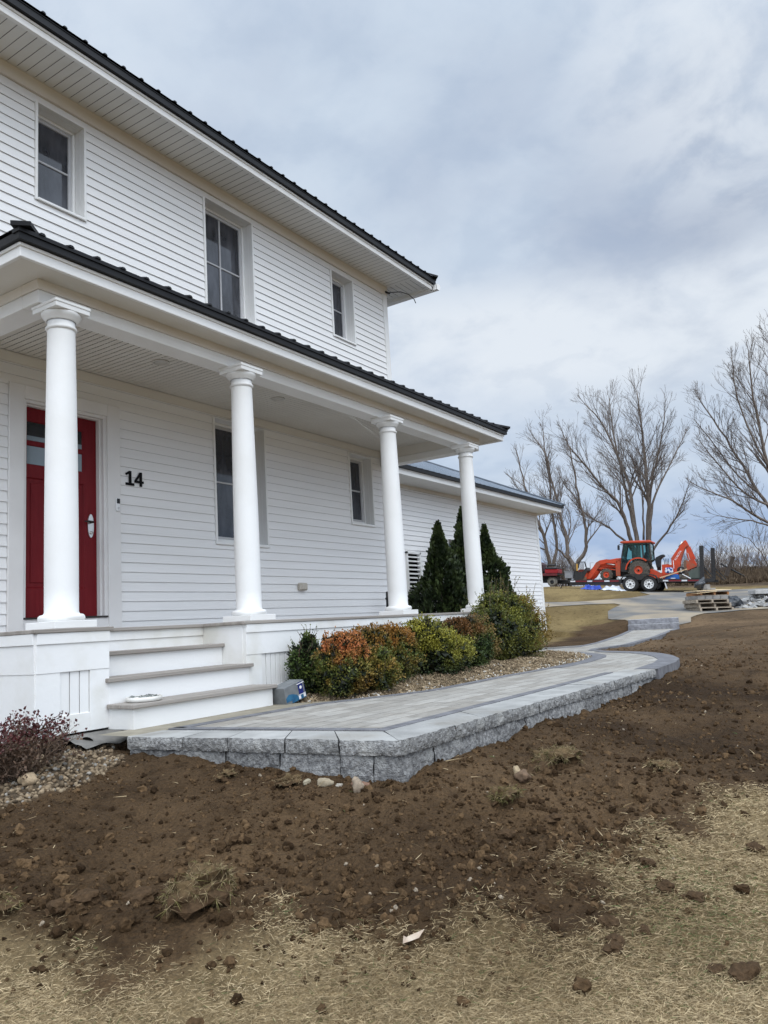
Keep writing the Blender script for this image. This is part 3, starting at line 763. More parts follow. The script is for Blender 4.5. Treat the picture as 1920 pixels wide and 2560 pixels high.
# beam with a lip board above
bl, brr, bf, bb = -2.02, 5.25, -1.675, 2.31
mb = MB()
mb.bbox(bl, brr, bf, bf + .20, bb, 2.41, .004); mb.bbox(bl, bl + .20, bf + .20, 0, bb, 2.41, .004); mb.bbox(brr - .20, brr, bf + .20, -.025, bb, 2.41, .004)
mb.build('porch_beam', m_white, house)
mb = MB(); mb.bbox(bl - .012, brr + .012, bf - .012, bf + .19, 2.411, 2.489, .003); mb.bbox(bl - .012, bl + .19, bf + .19, 0, 2.411, 2.489, .003); mb.bbox(brr - .19, brr + .012, bf + .19, -.03, 2.411, 2.489, .003)
mb.build('porch_frieze', m_frieze, house)
mb = MB(); slats(mb, bl + .20, brr - .20, bf + .20, -.02, 2.557, .0665, .006)
mb.mat(0).box(bl + .20, brr - .20, bf + .18, bf + .203, 2.412, 2.565); mb.box(brr - .203, brr - .17, bf + .203, -.03, 2.412, 2.565); mb.box(bl + .17, bl + .203, bf + .203, -.03, 2.412, 2.565)
mb.build('porch_ceiling', [m_ceil, m_groove], house, fixn=False)
for x in (1.70, -.085):
    mb = MB(); mb.lathe([(.085, 2.557), (.085, 2.548), (.07, 2.545), (.066, 2.553), (0, 2.553)], (x, -.78, 0), 28); rl = mb.build('recessed_light', m_ltcover, house)

# --- columns
CX = [-1.845, .09, 2.66, 4.73]; CY = -1.70
def column(x):
    c = MB()
    zs = np.linspace(.028, 2.12, 14)
    prof = []
    for z in zs:
        t = (z - .028) / 2.092; prof.append((.1165 - .018 * max(0, (t - .25) / .75) ** 1.5, z))
    c.lathe([(.0, .0)] + [(.126, .0), (.126, .012), (.1165, .028)] + prof[1:] + [(.0985, 2.20), (0, 2.20)], (x, CY, 0), 44, close=False)
    c.lathe([(.095, 2.118), (.106, 2.12), (.112, 2.130), (.112, 2.138), (.106, 2.148), (.095, 2.15)], (x, CY, 0), 44, close=False)
    o = c.build('column', m_white, house, loc=(x, CY, -.09))
    b = MB(); s = .170
    b.bbox(x - s, x + s, CY - s, CY + s, -.089, -.037, .003)
    b.lathe([(.12, -.037), (.146, -.037), (.156, -.028), (.160, -.014), (.156, .0), (.146, .010), (.133, .013), (.12, .013)], (x, CY, 0), 44, close=False)
    b.build('column_base', m_white, o)
    k = MB()
    k.lathe([(.103, 2.19), (.112, 2.193), (.114, 2.200), (.118, 2.205), (.134, 2.222), (.142, 2.240), (.140, 2.250), (.0, 2.250)], (x, CY, 0), 44, close=False)
    k.bbox(x - .144, x + .144, CY - .144, CY + .144, 2.250, 2.285, .002); k.bbox(x - .150, x + .150, CY - .150, CY + .150, 2.285, 2.309, .003)
    k.build('column_capital', m_white, o)
    return o
for x in CX: column(x)

# --- deck, skirt and steps
DF = -1.88
mb = MB()
def nosing(x0, x1, y0, y1): mb.bbox(x0, x1, y0, y1, -.118, -.09, .004)
nosing(-2.19, -1.56, DF - .03, -1.40); nosing(-2.19, 5.05, -1.40, -.03); nosing(-.20, 5.05, DF - .03, -1.40)
mb.build('porch_deck', m_tread, house)
mb = MB()
# upper band + lower frieze + stiles, built on the faces
def skirt_face(a0, a1, put, slats_, zb):
    """put(s0,s1,z0,z1,proud)"""
    put(a0, a1, -.192, -.118, .020); put(a0, a1, -.385, -.192, .010)
    cur = a0
    for (p, q) in slats_:
        put(cur, p, zb, -.385, .006); put(p, q, zb, -.675, .004)
        cur = q
    put(cur, a1, zb, -.385, .006)
def fput(s0, s1, z0, z1, pr): mb.bbox(s0, s1, DF - pr, DF + .03, z0, z1, .0015)
skirt_face(-2.165, -1.588, fput, [(-1.983, -1.748)], -.80)
skirt_face(-.165, 4.98, fput, [(.03, .42), (.60, 1.5), (1.7, 2.6), (2.8, 3.7), (3.9, 4.8)], -.80)
def lput(s0, s1, z0, z1, pr): mb.bbox(-2.165 - pr, -2.13, s0, s1, z0, z1, .0015)
skirt_face(DF, -.0, lput, [(-1.42, -1.1), (-.95, -.3)], -.86)
def rput(s0, s1, z0, z1, pr): mb.bbox(4.95, 4.98 + pr, s0, s1, z0, z1, .0015)
skirt_face(DF, -.0, rput, [(-1.5, -.4)], -.80)
# returns beside the stairs
mb.bbox(-.170, -.135, DF + .03, -1.36, -.80, -.118, .002); mb.bbox(-1.618, -1.585, DF + .03, -1.36, -.80, -.118, .002)
mb.bbox(-1.585, -.17, -1.375, -1.35, -.192, -.118, .002); mb.bbox(-1.585, -.17, -1.365, -1.345, -.30, -.192, .002)
mb.build('porch_skirt', m_dirty, house)
mb = MB()
def fsl(a, b, n):
    w = (b - a) / n
    for i in range(n): mb.bbox(a + i * w + .004, a + (i + 1) * w - .004, DF + .004, DF + .022, -.68, -.38, .002)
    mb.box(a, b, DF + .022, DF + .028, -.385, -.375); mb.box(a, b, DF + .022, DF + .028, -.685, -.675)
for a, b, n in ((-1.983, -1.748, 3), (.03, .42, 6), (.60, 1.5, 12), (1.7, 2.6, 12), (2.8, 3.7, 12), (3.9, 4.8, 12)):
    mb = MB(); fsl(a, b, n); mb.build('skirt_panel', m_white, house)
def lsl(a, b, n):
    w = (b - a) / n
    for i in range(n): mb.bbox(-2.16, -2.142, a + i * w + .004, a + (i + 1) * w - .004, -.68, -.38, .002)
for a, b, n in ((-1.42, -1.1, 5), (-.95, -.3, 9)):
    mb = MB(); lsl(a, b, n); mb.box(-2.142, -2.136, a, b, -.385, -.375); mb.box(-2.142, -2.136, a, b, -.685, -.675); mb.build('skirt_panel', m_white, house)
mb = MB(); mb.box(-2.12, 4.94, DF + .03, -1.36, -.95, -.125) if False else None
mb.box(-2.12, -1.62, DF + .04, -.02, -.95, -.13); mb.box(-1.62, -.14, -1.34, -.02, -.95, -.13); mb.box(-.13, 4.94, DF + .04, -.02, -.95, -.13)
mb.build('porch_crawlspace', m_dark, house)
SX0, SX1 = -1.592, -.14
for i, (yr, zt) in enumerate(((-2.15, -.640), (-1.888, -.457), (-1.605, -.273))):
    zb = -.815 if i == 0 else (-.64, -.457)[i - 1] - .02
    a = SX0 if i < 2 else -1.584; b_ = SX1 if i < 2 else -.172
    mb = MB(); mb.bbox(a, b_, yr, yr + .28, zb, zt - .030, .002)
    if i == 1: pass
    st = mb.build('step', m_white, house)
    mb = MB(); ov = .030 if i < 2 else 0
    mb.bbox(a - ov, b_ + ov, yr - .034, yr + .105, zt - .030, zt, .004); mb.bbox(a - ov, b_ + ov, yr + .110, yr + .255, zt - .030, zt, .004)
    mb.build('tread', m_tread, st)

# --- low wing (garage)
mb = MB()
claps(mb, lambda s, z, o: (s, GY - o, z), 5.56, GX - .1, -.85, 2.52, 2.2805 - 60 * h, [(9.81, 10.75, .55, 1.59)])
mb.build('wing_siding', [m_side, m_under_shade], house)
mb = MB(); claps(mb, lambda s, z, o: (GX + o, s, z), GY, 9, -.85, 2.52, 0, [])
mb.build('wing_siding', [m_side, m_under_shade], house)
mb = MB(); mb.box(5.56, GX - .02, GY + .19, 8.8, -.9, 2.6); mb.build('wing_core', m_white, house)
mb = MB(); mb.bbox(GX - .1, GX + .016, GY - .024, GY + .11, -.85, 2.53, .004); mb.build('corner_board', m_white, house)
mb = MB(); mb.box(5.56, GX + .012, GY - .03, GY + .1, 2.522, 2.6); mb.build('frieze_board', m_frieze, house)
window(9.84, 10.72, .58, 1.578, y=GY)
mb = MB(); gx1 = 15.33; gy = .80
mb.box(5.56, gx1 - .02, gy + .02, GY + .06, 2.592, 2.604); mb.box(GX - .05, gx1 - .02, GY + .06, 9, 2.592, 2.604); mb.build('wing_soffit', m_soff, house)
mb = MB(); mb.bbox(5.56, gx1, gy, gy + .03, 2.575, 2.66, .004); mb.bbox(gx1 - .03, gx1, gy + .03, 9.4, 2.575, 2.66, .004); mb.bbox(5.56, gx1 + .012, gy - .014, gy + .02, 2.66, 2.682, .004); mb.build('wing_fascia', m_white, house)
mb = metal_roof('wing_roof', 5.56, 15.40, .73, 2.755, .47, 5.2, m_roofg, hipl=False, hipr=True, edge=.004)
wr = mb.build('wing_roof', m_roofg, house, fixn=False)
mb = MB(); mb.box(5.56, 15.39, .735, .83, 2.684, 2.751); mb.box(15.30, 15.39, .83, 9.6, 2.684, 2.751); mb.build('drip_edge', m_black, wr)
# louvred vent
mb = MB()
for i in range(11):
    z = .28 + i * .084; mb.bar((8.0, GY - .05, z), (8.46, GY - .05, z), .07, .012, up=(0, -.6, 1))
mb.box(7.96, 8.0, GY - .09, GY - .012, .2, 1.22); mb.box(8.46, 8.5, GY - .09, GY - .012, .2, 1.22); mb.box(7.96, 8.5, GY - .09, GY - .012, 1.18, 1.22)
mb.mat(1).box(8.0, 8.46, GY - .02, GY - .012, .2, 1.18)
mb.build('louvre_vent', [m_white, m_dark], house)
# ------------------------------------------------------------------ retaining wall round the patio, stone steps
m_split = M('split_face_stone', (.175, .173, .17), (.34, .337, .328), scale=44, rough=.9, bump=1.0, bscale=120, bdist=.014, spec=.2, detail=9, lo=.36, hi=.62, c3=(.40, .395, .375), s3=7, lo3=.5, hi3=.72, vary=(.80, 1.12))
m_split2 = M('split_face_stone_dark', (.155, .154, .155), (.31, .308, .302), scale=40, rough=.9, bump=1.0, bscale=110, bdist=.014, spec=.2, detail=9, lo=.38, hi=.64, c3=(.33, .33, .32), s3=5, lo3=.52, hi3=.74, vary=(.78, 1.15))
m_ctop = M('pale_concrete_top', (.29, .287, .275), (.39, .386, .37), scale=5, rough=.85, bump=.35, bscale=120, bdist=.004, spec=.22, detail=9, c3=(.23, .215, .19), s3=2.6, lo3=.52, hi3=.78, vary=(.90, 1.08))
pwall = thing('retaining_wall', 'low grey split-face block wall with pale capstones along two sides of the paver patio', 'retaining wall', (-1.7, -4.4, -1.0))

def rough_stone(o0, o1, i1, i0, z0, z1, seed, amp=.0125, end0=True):
    o0, o1, i0, i1 = [Vector((*p, 0)) for p in (o0, o1, i0, i1)]
    d = (o1 - o0); Ln = d.length; dn = d.normalized(); out = Vector((dn.y, -dn.x, 0))
    if out.dot((o0 + o1) / 2 - (i0 + i1) / 2) < 0: out = -out
    nx = max(6, int(Ln / .009)); nz = max(4, int((z1 - z0) / .009))
    vs = []; 
    sx = seed * 3.17
    for j in range(nz + 1):
        for i in range(nx + 1):
            t = i / nx; q = j / nz
            p = o0.lerp(o1, t); z = z0 + (z1 - z0) * q
            n = float(fbm(t * Ln * 13 + sx, z * 13, seed, 4)) * .55 + float(fbm(t * Ln * 60 + sx, z * 60, seed, 2)) * .32
            edge = min(q, 1 - q, .3) / .3; ee = min(t * Ln, (1 - t) * Ln, .025) / .025
            off = amp * (n - .25) - .006 * (1 - edge) - .005 * (1 - ee)
            p = p + out * off
            if j in (0, nz): z += .0035 * float(vnoise(t * Ln * 30 + sx, seed, 2)) * (1 if j == 0 else .8)
            vs.append((p.x, p.y, z))
    mb = MB(); a = lambda i, j: j * (nx + 1) + i
    fs = [(a(i, j), a(i + 1, j), a(i + 1, j + 1), a(i, j + 1)) for j in range(nz) for i in range(nx)]
    nb = len(vs)
    for z in (z0, z1):
        for i in range(nx + 1): p = i0.lerp(i1, i / nx); vs.append((p.x, p.y, z))
    top = [(a(i, nz), a(i + 1, nz), nb + nx + 1 + i + 1, nb + nx + 1 + i) for i in range(nx)]
    bot = [(a(i, 0), nb + i, nb + i + 1, a(i + 1, 0)) for i in range(nx)]
    back = [(nb + i, nb + nx + 1 + i, nb + nx + 2 + i, nb + i + 1) for i in range(nx)]
    e0 = tuple(a(0, j) for j in range(nz + 1)) + (nb + nx + 1, nb)
    e1 = tuple(a(nx, j) for j in reversed(range(nz + 1))) + (nb + nx, nb + 2 * nx + 1)
    mb.mat(0).add(vs, fs + bot + back + [e0, e1], False)
    n0 = len(mb.f)
    for f in top: mb.f.append(f); mb.mi.append(1); mb.sm.append(False)
    return mb
def run(A, B, IA, IB, cuts, z0, z1, name, mats, seed, gap=.0035, inset=0.):
    A, B, IA, IB = Vector(A), Vector(B), Vector(IA), Vector(IB); L_ = (B - A).length
    for k, (a, b) in enumerate(zip(cuts[:-1], cuts[1:])):
        ta, tb = (a + gap) / L_, (b - gap) / L_
        # stones are square-ended except at the mitre: inner points taken straight across
        ia, ib = IA.lerp(IB, ta), IA.lerp(IB, tb)
        mb = rough_stone(A.lerp(B, ta), A.lerp(B, tb), ib, ia, z0 + rnd.uniform(-.002, .002), z1 + rnd.uniform(-.0015, .0015), seed + k)
        mb.build(name, mats, pwall)
W1A, W1B, W2B = (-1.897, -2.446), (-1.694, -4.405), (3.083, -4.512)
c1 = [0, .10, .465, .81, 1.22, 1.58, 1.969]
run(W1A, W1B, (-1.585, -2.44), (-1.39, -4.095), c1, -.886, -.808, 'capstone', [m_split, m_ctop], 1)
L2 = math.hypot(W2B[0] - W1B[0], W2B[1] - W1B[1])
c2 = [0, .60, .975, 1.39, 1.83, 2.23, 2.635, 3.05, 3.49, 3.90, 4.32, L2]
run(W1B, W2B, (-1.385, -4.098), (3.083, -4.20), c2, -.886, -.808, 'capstone', [m_split, m_ctop], 21)
sh = .012
b1a, b1b, b2b = (-1.885, -2.46), (-1.682, -4.390), (3.05, -4.497)
run(b1a, b1b, (-1.60, -2.46), (-1.40, -4.10), [0, .37, .765, 1.16, 1.56, 1.77, 1.94], -1.10, -.888, 'wall_block', [m_split2, m_split2], 41)
L3 = math.hypot(b2b[0] - b1b[0], b2b[1] - b1b[1])
run(b1b, b2b, (-1.39, -4.11), (3.05, -4.215), [0, .36, .71, 1.15, 1.59, 2.0, 2.41, 2.76, 3.17, 3.58, 3.98, 4.38, L3], -1.10, -.888, 'wall_block', [m_split2, m_split2], 61)

# granite steps at the far end of the path
m_gran = M('granite_step', (.20, .20, .215), (.29, .29, .31), scale=12, rough=.85, bump=.5, bscale=60, spec=.25)
m_grtop = M('granite_step_top', (.40, .40, .40), (.48, .48, .48), scale=10, rough=.85, bump=.3, bscale=80)
sa, sb = Vector((16.62, -1.68)), Vector((16.68, -.30)); sn = Vector((.97, .22))
for i, (z0, z1, lab) in enumerate(((-.80, -.60, 'lower of two grey granite steps at the far end of the paver path'), (-.62, -.465, 'upper of two grey granite steps leading from path to driveway'))):
    p = sa + sn * (.34 * i); q = sb + sn * (.34 * i)
    mb = rough_stone(p, q, q + sn * .46, p + sn * .46, z0, z1, 90 + i, .008)
    setp(mb.build('stone_step', [m_gran, m_grtop], loc=((p.x + q.x) / 2, (p.y + q.y) / 2, z0)), lab, 'stone step', 'granite steps at the end of the path')
# ------------------------------------------------------------------ shrubs
m_leaf = M('shrub_leaf', (.8, .8, .8), (1.15, 1.15, 1.1), scale=50, rough=.5, spec=.3, attr='Col')
m_twig = M('shrub_twig', (.11, .075, .052), (.19, .135, .10), scale=20, rough=.9, spec=.1)
m_bark = M('grey_bark', (.125, .10, .085), (.20, .17, .145), scale=9, rough=.95, spec=.1, stretch=(1, 1, .3), bump=.5, bscale=20)
LT = np.array([(0, 0, 0), (.34, .45, .10), (0, 1, 0), (-.34, .45, .10)]); LF = np.array([(0, 1, 2), (0, 2, 3)])

def leaf_frames(d):
    """y axis of the template along d"""
    f = frames(d); return np.stack([f[:, :, 0], f[:, :, 2], -f[:, :, 1]], -1)

def shrub(label, cx, cy, zb, lumps, n, pal, size=(.016, .027), cat='shrub', shoots=26, group=None, inner=.55, sh_len=.12):
    o = thing('shrub', label, cat, (cx, cy, zb), group)
    wts = np.array([l[3] * l[4] * l[5] for l in lumps]) ** .67; wts /= wts.sum()
    Lp = np.array([l[:3] for l in lumps]); Lr = np.array([l[3:] for l in lumps])
    def sample(m, r0, r1):
        k = rng.choice(len(lumps), m, p=wts); d = rng.normal(size=(m, 3)); d /= np.linalg.norm(d, axis=1)[:, None]
        bump = 1 + .30 * fbm(d[:, 0] * 2.6 + k * 7 + cx, d[:, 1] * 2.6, d[:, 2] * 2.6, 4, .6)
        r = (r0 + (r1 - r0) * rng.random(m) ** .6) * bump
        p = Lp[k] + d * r[:, None] * Lr[k]
        return p, d
    P, Dn = sample(int(n * 2.4), .66, 1.10)
    # drop leaves buried inside another lump
    keep = np.ones(len(P), bool)
    for l in range(len(lumps)):
        q = np.linalg.norm((P - Lp[l]) / Lr[l], axis=1); keep &= ~((q < .68))
    keep &= P[:, 2] > .02
    P, Dn = P[keep][:int(n * 1.7)], Dn[keep][:int(n * 1.7)]
    clump = fbm((P[:, 0] + cx) * 9, (P[:, 1] + cy) * 9, P[:, 2] * 9, 2)
    thin = rng.random(len(P)) < np.clip(.82 + 1.1 * clump, .08, 1); P, Dn, clump = P[thin], Dn[thin], clump[thin]
    dd = Dn * .9 + rng.normal(size=P.shape) * .6 + np.array([0, 0, .55])
    S = rng.uniform(size[0], size[1], len(P))
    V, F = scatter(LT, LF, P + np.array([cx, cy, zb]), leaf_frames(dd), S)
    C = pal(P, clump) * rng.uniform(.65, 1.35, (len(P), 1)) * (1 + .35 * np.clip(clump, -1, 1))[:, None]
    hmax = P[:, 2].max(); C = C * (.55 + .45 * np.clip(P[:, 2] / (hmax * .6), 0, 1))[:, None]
    C = C.repeat(4, 0)
    Vs, Fs, Cs = [V], [F], [C]
    # dark leaves inside
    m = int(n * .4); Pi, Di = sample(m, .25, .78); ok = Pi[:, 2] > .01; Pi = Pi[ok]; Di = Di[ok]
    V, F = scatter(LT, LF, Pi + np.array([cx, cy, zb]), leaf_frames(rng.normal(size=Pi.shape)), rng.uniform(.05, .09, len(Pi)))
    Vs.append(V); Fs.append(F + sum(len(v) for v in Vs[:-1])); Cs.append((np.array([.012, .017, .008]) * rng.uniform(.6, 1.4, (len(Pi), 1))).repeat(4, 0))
    # shoots
    tw = MB(); tw.smooth = True
    Pt, Dt = sample(shoots * 6, .9, 1.0); up_ = (Dt[:, 2] > .25); Pt, Dt = Pt[up_][:shoots], Dt[up_][:shoots]
    for p, d in zip(Pt, Dt):
        d = Vector(d) * .6 + Vector((0, 0, 1)) + Vector(rng.normal(size=3) * .25); d.normalize(); ln = rng.uniform(.4, 1.1) * sh_len
        a = Vector(p) + Vector((cx, cy, zb)); pts = [a - d * .08, a + d * ln * .5, a + d * ln + Vector(rng.normal(size=3) * .012)]
        tw.tube(pts, [.0028, .002, .0012], 4, cap=False)
        k = int(ln / .011); t = np.linspace(.1, 1, k); pp = np.array([list(pts[0].lerp(pts[2], x)) for x in t])
        Dl = np.array(d) * .5 + rng.normal(size=(k, 3)) * .8
        V, F = scatter(LT, LF, pp, leaf_frames(Dl), rng.uniform(size[0] * .7, size[1] * .9, k))
        cc = pal(pp - np.array([cx, cy, zb]), np.zeros(k)) * rng.uniform(.6, 1.2, (k, 1))
        Fs.append(F + sum(len(v) for v in Vs)); Vs.append(V); Cs.append(cc.repeat(4, 0))
    for i in range(9):
        a = rng.uniform(0, 2 * PI); l = lumps[rng.integers(len(lumps))]
        e = Vector((cx + l[0] * .8, cy + l[1] * .8, zb + l[2] * .9)); b = Vector((cx, cy, zb - .03))
        tw.tube([b, b.lerp(e, .5) + Vector((rng.normal() * .03, rng.normal() * .03, 0)), e], [.011, .008, .004], 5, cap=False)
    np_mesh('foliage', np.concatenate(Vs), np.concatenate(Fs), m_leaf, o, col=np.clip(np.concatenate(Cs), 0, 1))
    tw.build('stem', m_twig, o, fixn=False)
    return o
def mixn(a, b, t): t = np.clip(np.zeros(1) + t, 0, 1)[:, None]; return np.array(a) * (1 - t) + np.array(b) * t
GRN, DGR, OLV, YEL, ORG, RED, BRN, TAN = (.078, .112, .028), (.034, .062, .020), (.150, .150, .026), (.27, .25, .04), (.34, .135, .034), (.38, .13, .05), (.165, .098, .024), (.34, .23, .08)
gsh = 'shrubs in the bed along the porch'
def pA(P, c): return mixn(DGR, GRN, .5 + .8 * c) * .8 + mixn(GRN, OLV, .3 + c + P[:, 0] * 2) * .35
def pB(P, c):
    b = mixn(GRN, OLV, .6 + c); b = b * (1 - np.clip(.28 + c - .8 * np.abs(P[:, 0]), 0, 1)[:, None]) + np.array(BRN) * 1.4 * np.clip(.28 + c - .8 * np.abs(P[:, 0]), 0, 1)[:, None]
    t = np.clip((P[:, 2] - .31) / .14 + .7 * c - np.clip(P[:, 0] - .12, 0, 1) * 2.5, 0, 1)[:, None]; return b * (1 - t) + t * mixn(ORG, RED, .3 + c)
def pC(P, c):
    b = mixn(mixn(GRN, OLV, .5 + c), np.array(BRN), .25 + c); t = np.clip((P[:, 2] - .32) / .2 + P[:, 0] * .9 - .15 + .7 * c, 0, 1)[:, None]; g = np.clip((.20 - P[:, 2]) / .15, 0, 1)[:, None]
    b = b * (1 - t * .75) + .75 * t * np.array((.30, .13, .03)); return b * (1 - g) + g * np.array(GRN)
def pD(P, c):
    b = mixn(GRN, YEL, .45 + c + P[:, 2]); g = np.clip((.25 - P[:, 2]) / .2, 0, 1)[:, None]; return b * (1 - g) + g * np.array(DGR)
def pE(P, c):
    b = mixn(DGR, GRN, .6 + c); t = np.clip((P[:, 2] - .30) / .2 - P[:, 0] * 1.6 + c * .8 - .45, 0, 1)[:, None]; b = b * (1 - t) + t * np.array((.15, .072, .024))
    q = np.clip((P[:, 0] - .22) / .1 + c, 0, 1)[:, None] * .8; b = b * (1 - q) + q * np.array((.22, .13, .04)); return b
def pF(P, c):
    b = mixn(DGR, OLV, .55 + c); t = np.clip((P[:, 0] - .25) / .25 + c, 0, 1)[:, None]; b = b * (1 - t * .8) + .8 * t * np.array((.23, .14, .028)); return b
shrub('small dark green shrub at the left end of the row, beside the stairs', .43, -2.10, -.80, [(0, 0, .16, .16, .17, .17), (-.10, .02, .32, .10, .11, .14), (.10, 0, .30, .12, .12, .16), (.0, 0, .44, .06, .06, .12)], 4800, pA, shoots=40, group=gsh, sh_len=.15)
shrub('orange-topped shrub nearest the stairs, front of the row', .50, -2.48, -.80, [(-.06, 0, .20, .24, .20, .21), (-.10, .02, .38, .19, .17, .16), (.06, .03, .40, .16, .16, .13), (.30, -.06, .19, .24, .20, .19), (.36, -.05, .30, .15, .14, .10)], 11500, pB, group=gsh, sh_len=.07, shoots=40)
shrub('rounded rust-brown shrub, third from the stairs', 1.36, -2.28, -.79, [(0, 0, .24, .34, .30, .25), (.14, 0, .42, .24, .24, .16), (-.18, .02, .40, .20, .20, .17), (.30, -.05, .26, .15, .2, .22)], 12500, pC, group=gsh, sh_len=.06, shoots=40)
shrub('yellow-green shrub in the middle of the row', 2.16, -2.42, -.78, [(0, 0, .22, .36, .28, .22), (-.12, .02, .44, .20, .20, .19), (.22, -.08, .24, .28, .24, .20), (.02, .02, .40, .26, .2, .16)], 11000, pD, group=gsh, sh_len=.08, shoots=40)
shrub('dark green shrub with tan right edge, left of the largest shrub', 3.02, -2.36, -.78, [(0, 0, .26, .38, .30, .26), (-.20, .02, .44, .20, .20, .16), (.2, -.02, .32, .24, .24, .26), (.05, .02, .48, .2, .2, .12)], 12500, pE, group=gsh, sh_len=.08, shoots=40)
shrub('largest shrub at the right end of the row, in front of the last column', 4.50, -2.20, -.78, [(0, 0, .32, .58, .42, .33), (.08, .05, .62, .46, .36, .26), (.62, .05, .44, .40, .36, .36), (-.46, -.05, .40, .36, .34, .32), (.22, .1, .80, .20, .22, .14), (-.2, .05, .72, .2, .2, .18), (.55, .1, .70, .22, .22, .18)], 21000, pF, group=gsh, shoots=90, sh_len=.28, size=(.018, .030))

# --- arborvitae against the low wing
TT = np.array([(0, 0, 0), (.30, .25, .04), (.38, .7, 0), (0, 1, .03), (-.38, .7, 0), (-.30, .25, .04)]); TF = np.array([(0, 1, 2, 3), (0, 3, 4, 5)])
def thuja(label, cx, cy, zb, ht, rad, n):
    o = thing('arborvitae', label, 'evergreen', (cx, cy, zb), 'arborvitae in front of the low wing')
    t = rng.random(n) ** 1.2; a = rng.uniform(0, 2 * PI, n)
    prof = np.minimum(1, 1.22 * (1 - t) ** 1.12) * np.clip(.7 + t * 2.0, 0, 1)
    lob = 1 + .42 * fbm(np.cos(a) * 2.0 + cx * 3, np.sin(a) * 2.0, t * 4.5, 4, .6)
    k = rng.integers(0, 7, n); la, lh = (k * 2.4 + cx) , (.55 + .45 * ((k * .618 + cx) % 1))      # several leaders of unequal height
    near = np.cos(a - la) > .55; t = np.where(near, t, t * .97)
    depth = np.where(rng.random(n) < .75, rng.uniform(.86, 1.04, n), rng.uniform(.4, .86, n))
    r = rad * prof * lob * depth
    P = np.stack([cx + r * np.cos(a), cy + r * np.sin(a), zb + .03 + t * ht + .03 * rng.normal(size=n)], -1)
    Dn = np.stack([np.cos(a) * .55, np.sin(a) * .55, np.full(n, 1.)], -1) + rng.normal(size=(n, 3)) * .28
    S = rng.uniform(.05, .10, n)
    V, F = scatter(TT, TF, P, leaf_frames(Dn), np.stack([S * .75, S, S], -1))
    cl = fbm(P[:, 0] * 6, P[:, 1] * 6, P[:, 2] * 5, 3)
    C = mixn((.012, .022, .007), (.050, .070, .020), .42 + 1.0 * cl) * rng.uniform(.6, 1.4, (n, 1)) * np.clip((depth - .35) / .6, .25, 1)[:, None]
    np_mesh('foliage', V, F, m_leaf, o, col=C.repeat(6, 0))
    mb = MB(); mb.tube([(cx, cy, zb - .05), (cx, cy, zb + ht * .6)], [.05, .02], 8); mb.build('trunk', m_bark, o)
thuja('shorter pointed dark evergreen between the third and fourth columns', 7.95, .62, -.79, 2.42, .80, 13000)
thuja('tallest dark evergreen, directly behind the fourth column', 9.18, .72, -.79, 2.82, .62, 12000)
thuja('dark evergreen showing just right of the fourth column', 10.02, .62, -.79, 2.50, .74, 12000)

# --- reddish azalea by the pier
def azalea():
    cx, cy = -2.56, -2.32; zb = float(ground_z(cx, cy))
    o = thing('azalea', 'leafless-looking azalea with dark red buds beside the left pier', 'shrub', (cx, cy, zb))
    tw = MB(); V_, F_, C_ = [], [], []; nv = 0
    def br(p, d, ln, r, lv):
        nonlocal nv
        pts = [p]; q = p
        for i in range(3):
            d = (d + Vector(rng.normal(size=3) * .22) + Vector((0, 0, .10))).normalized(); q = q + d * ln / 3; pts.append(q)
        tw.tube(pts, [r, r * .85, r * .7, r * .5], 4, cap=False)
        if lv >= 2:
            k = 3 if lv == 2 else 5
            for _ in range(k):
                c = pts[-1] if rng.random() < .75 else pts[-2]
                Pn = np.array([list(c)]) + rng.normal(size=(1, 3)) * .009
                v, f = scatter(LT, LF, Pn, leaf_frames(np.array([list(d)]) + rng.normal(size=(1, 3)) * .7), np.array([rng.uniform(.013, .026)]))
                V_.append(v); F_.append(f + nv); nv += 4; C_.append(((np.array([.070, .016, .016]) if (c.z - zb) > .17 + .1 * rng.random() else np.array([.10, .062, .042])) * rng.uniform(.5, 1.5)).reshape(1, 3).repeat(4, 0))
        if lv < 3:
            for _ in range(3 if lv else 3):
                br(pts[1 + rng.integers(3)], (d + Vector(rng.normal(size=3) * .65)).normalized(), ln * rng.uniform(.5, .8), r * .62, lv + 1)
    for i in range(34):
        a = rng.uniform(0, 2 * PI); s = rng.uniform(.2, 1.2)
        br(Vector((cx + .06 * math.cos(a), cy + .06 * math.sin(a), zb - .02)), Vector((math.cos(a) * s, math.sin(a) * s, .8)).normalized(), rng.uniform(.14, .22), .0052, 0)
    tw.build('branches', m_twig, o, fixn=False)
    np_mesh('buds', np.concatenate(V_), np.concatenate(F_), m_leaf, o, col=np.concatenate(C_))
azalea()
# ------------------------------------------------------------------ loose ground cover
m_clod = M('soil_clod', (.75, .75, .75), (1.25, 1.22, 1.18), scale=60, rough=.97, spec=.08, attr='Col', bump=.7, bscale=120)
m_stone = M('loose_stone', (.75, .75, .75), (1.2, 1.18, 1.15), scale=40, rough=.85, spec=.2, attr='Col', bump=.4, bscale=90)
m_blade = M('dry_blade', (.8, .8, .8), (1.15, 1.15, 1.15), scale=30, rough=.75, spec=.15, attr='Col')
I1v, I1f = ico(1); I2v, I2f = ico(2)
def lumpy(v, seed, a=.25, f=1.6):
    n = fbm(v[:, 0] * f + seed * 9, v[:, 1] * f, v[:, 2] * f, 3); return v * (1 + a * n)[:, None]
def polar(n, r0, r1, amax=36, pw=1.0):
    a = PI / 2 - yaw + R(amax) * rng.uniform(-1, 1, n)
    lo, hi = math.log(r0), math.log(r1)
    r = np.exp(lo + (hi - lo) * rng.random(n) ** pw)
    return CAM.x + r * np.cos(a), CAM.y + r * np.sin(a), r
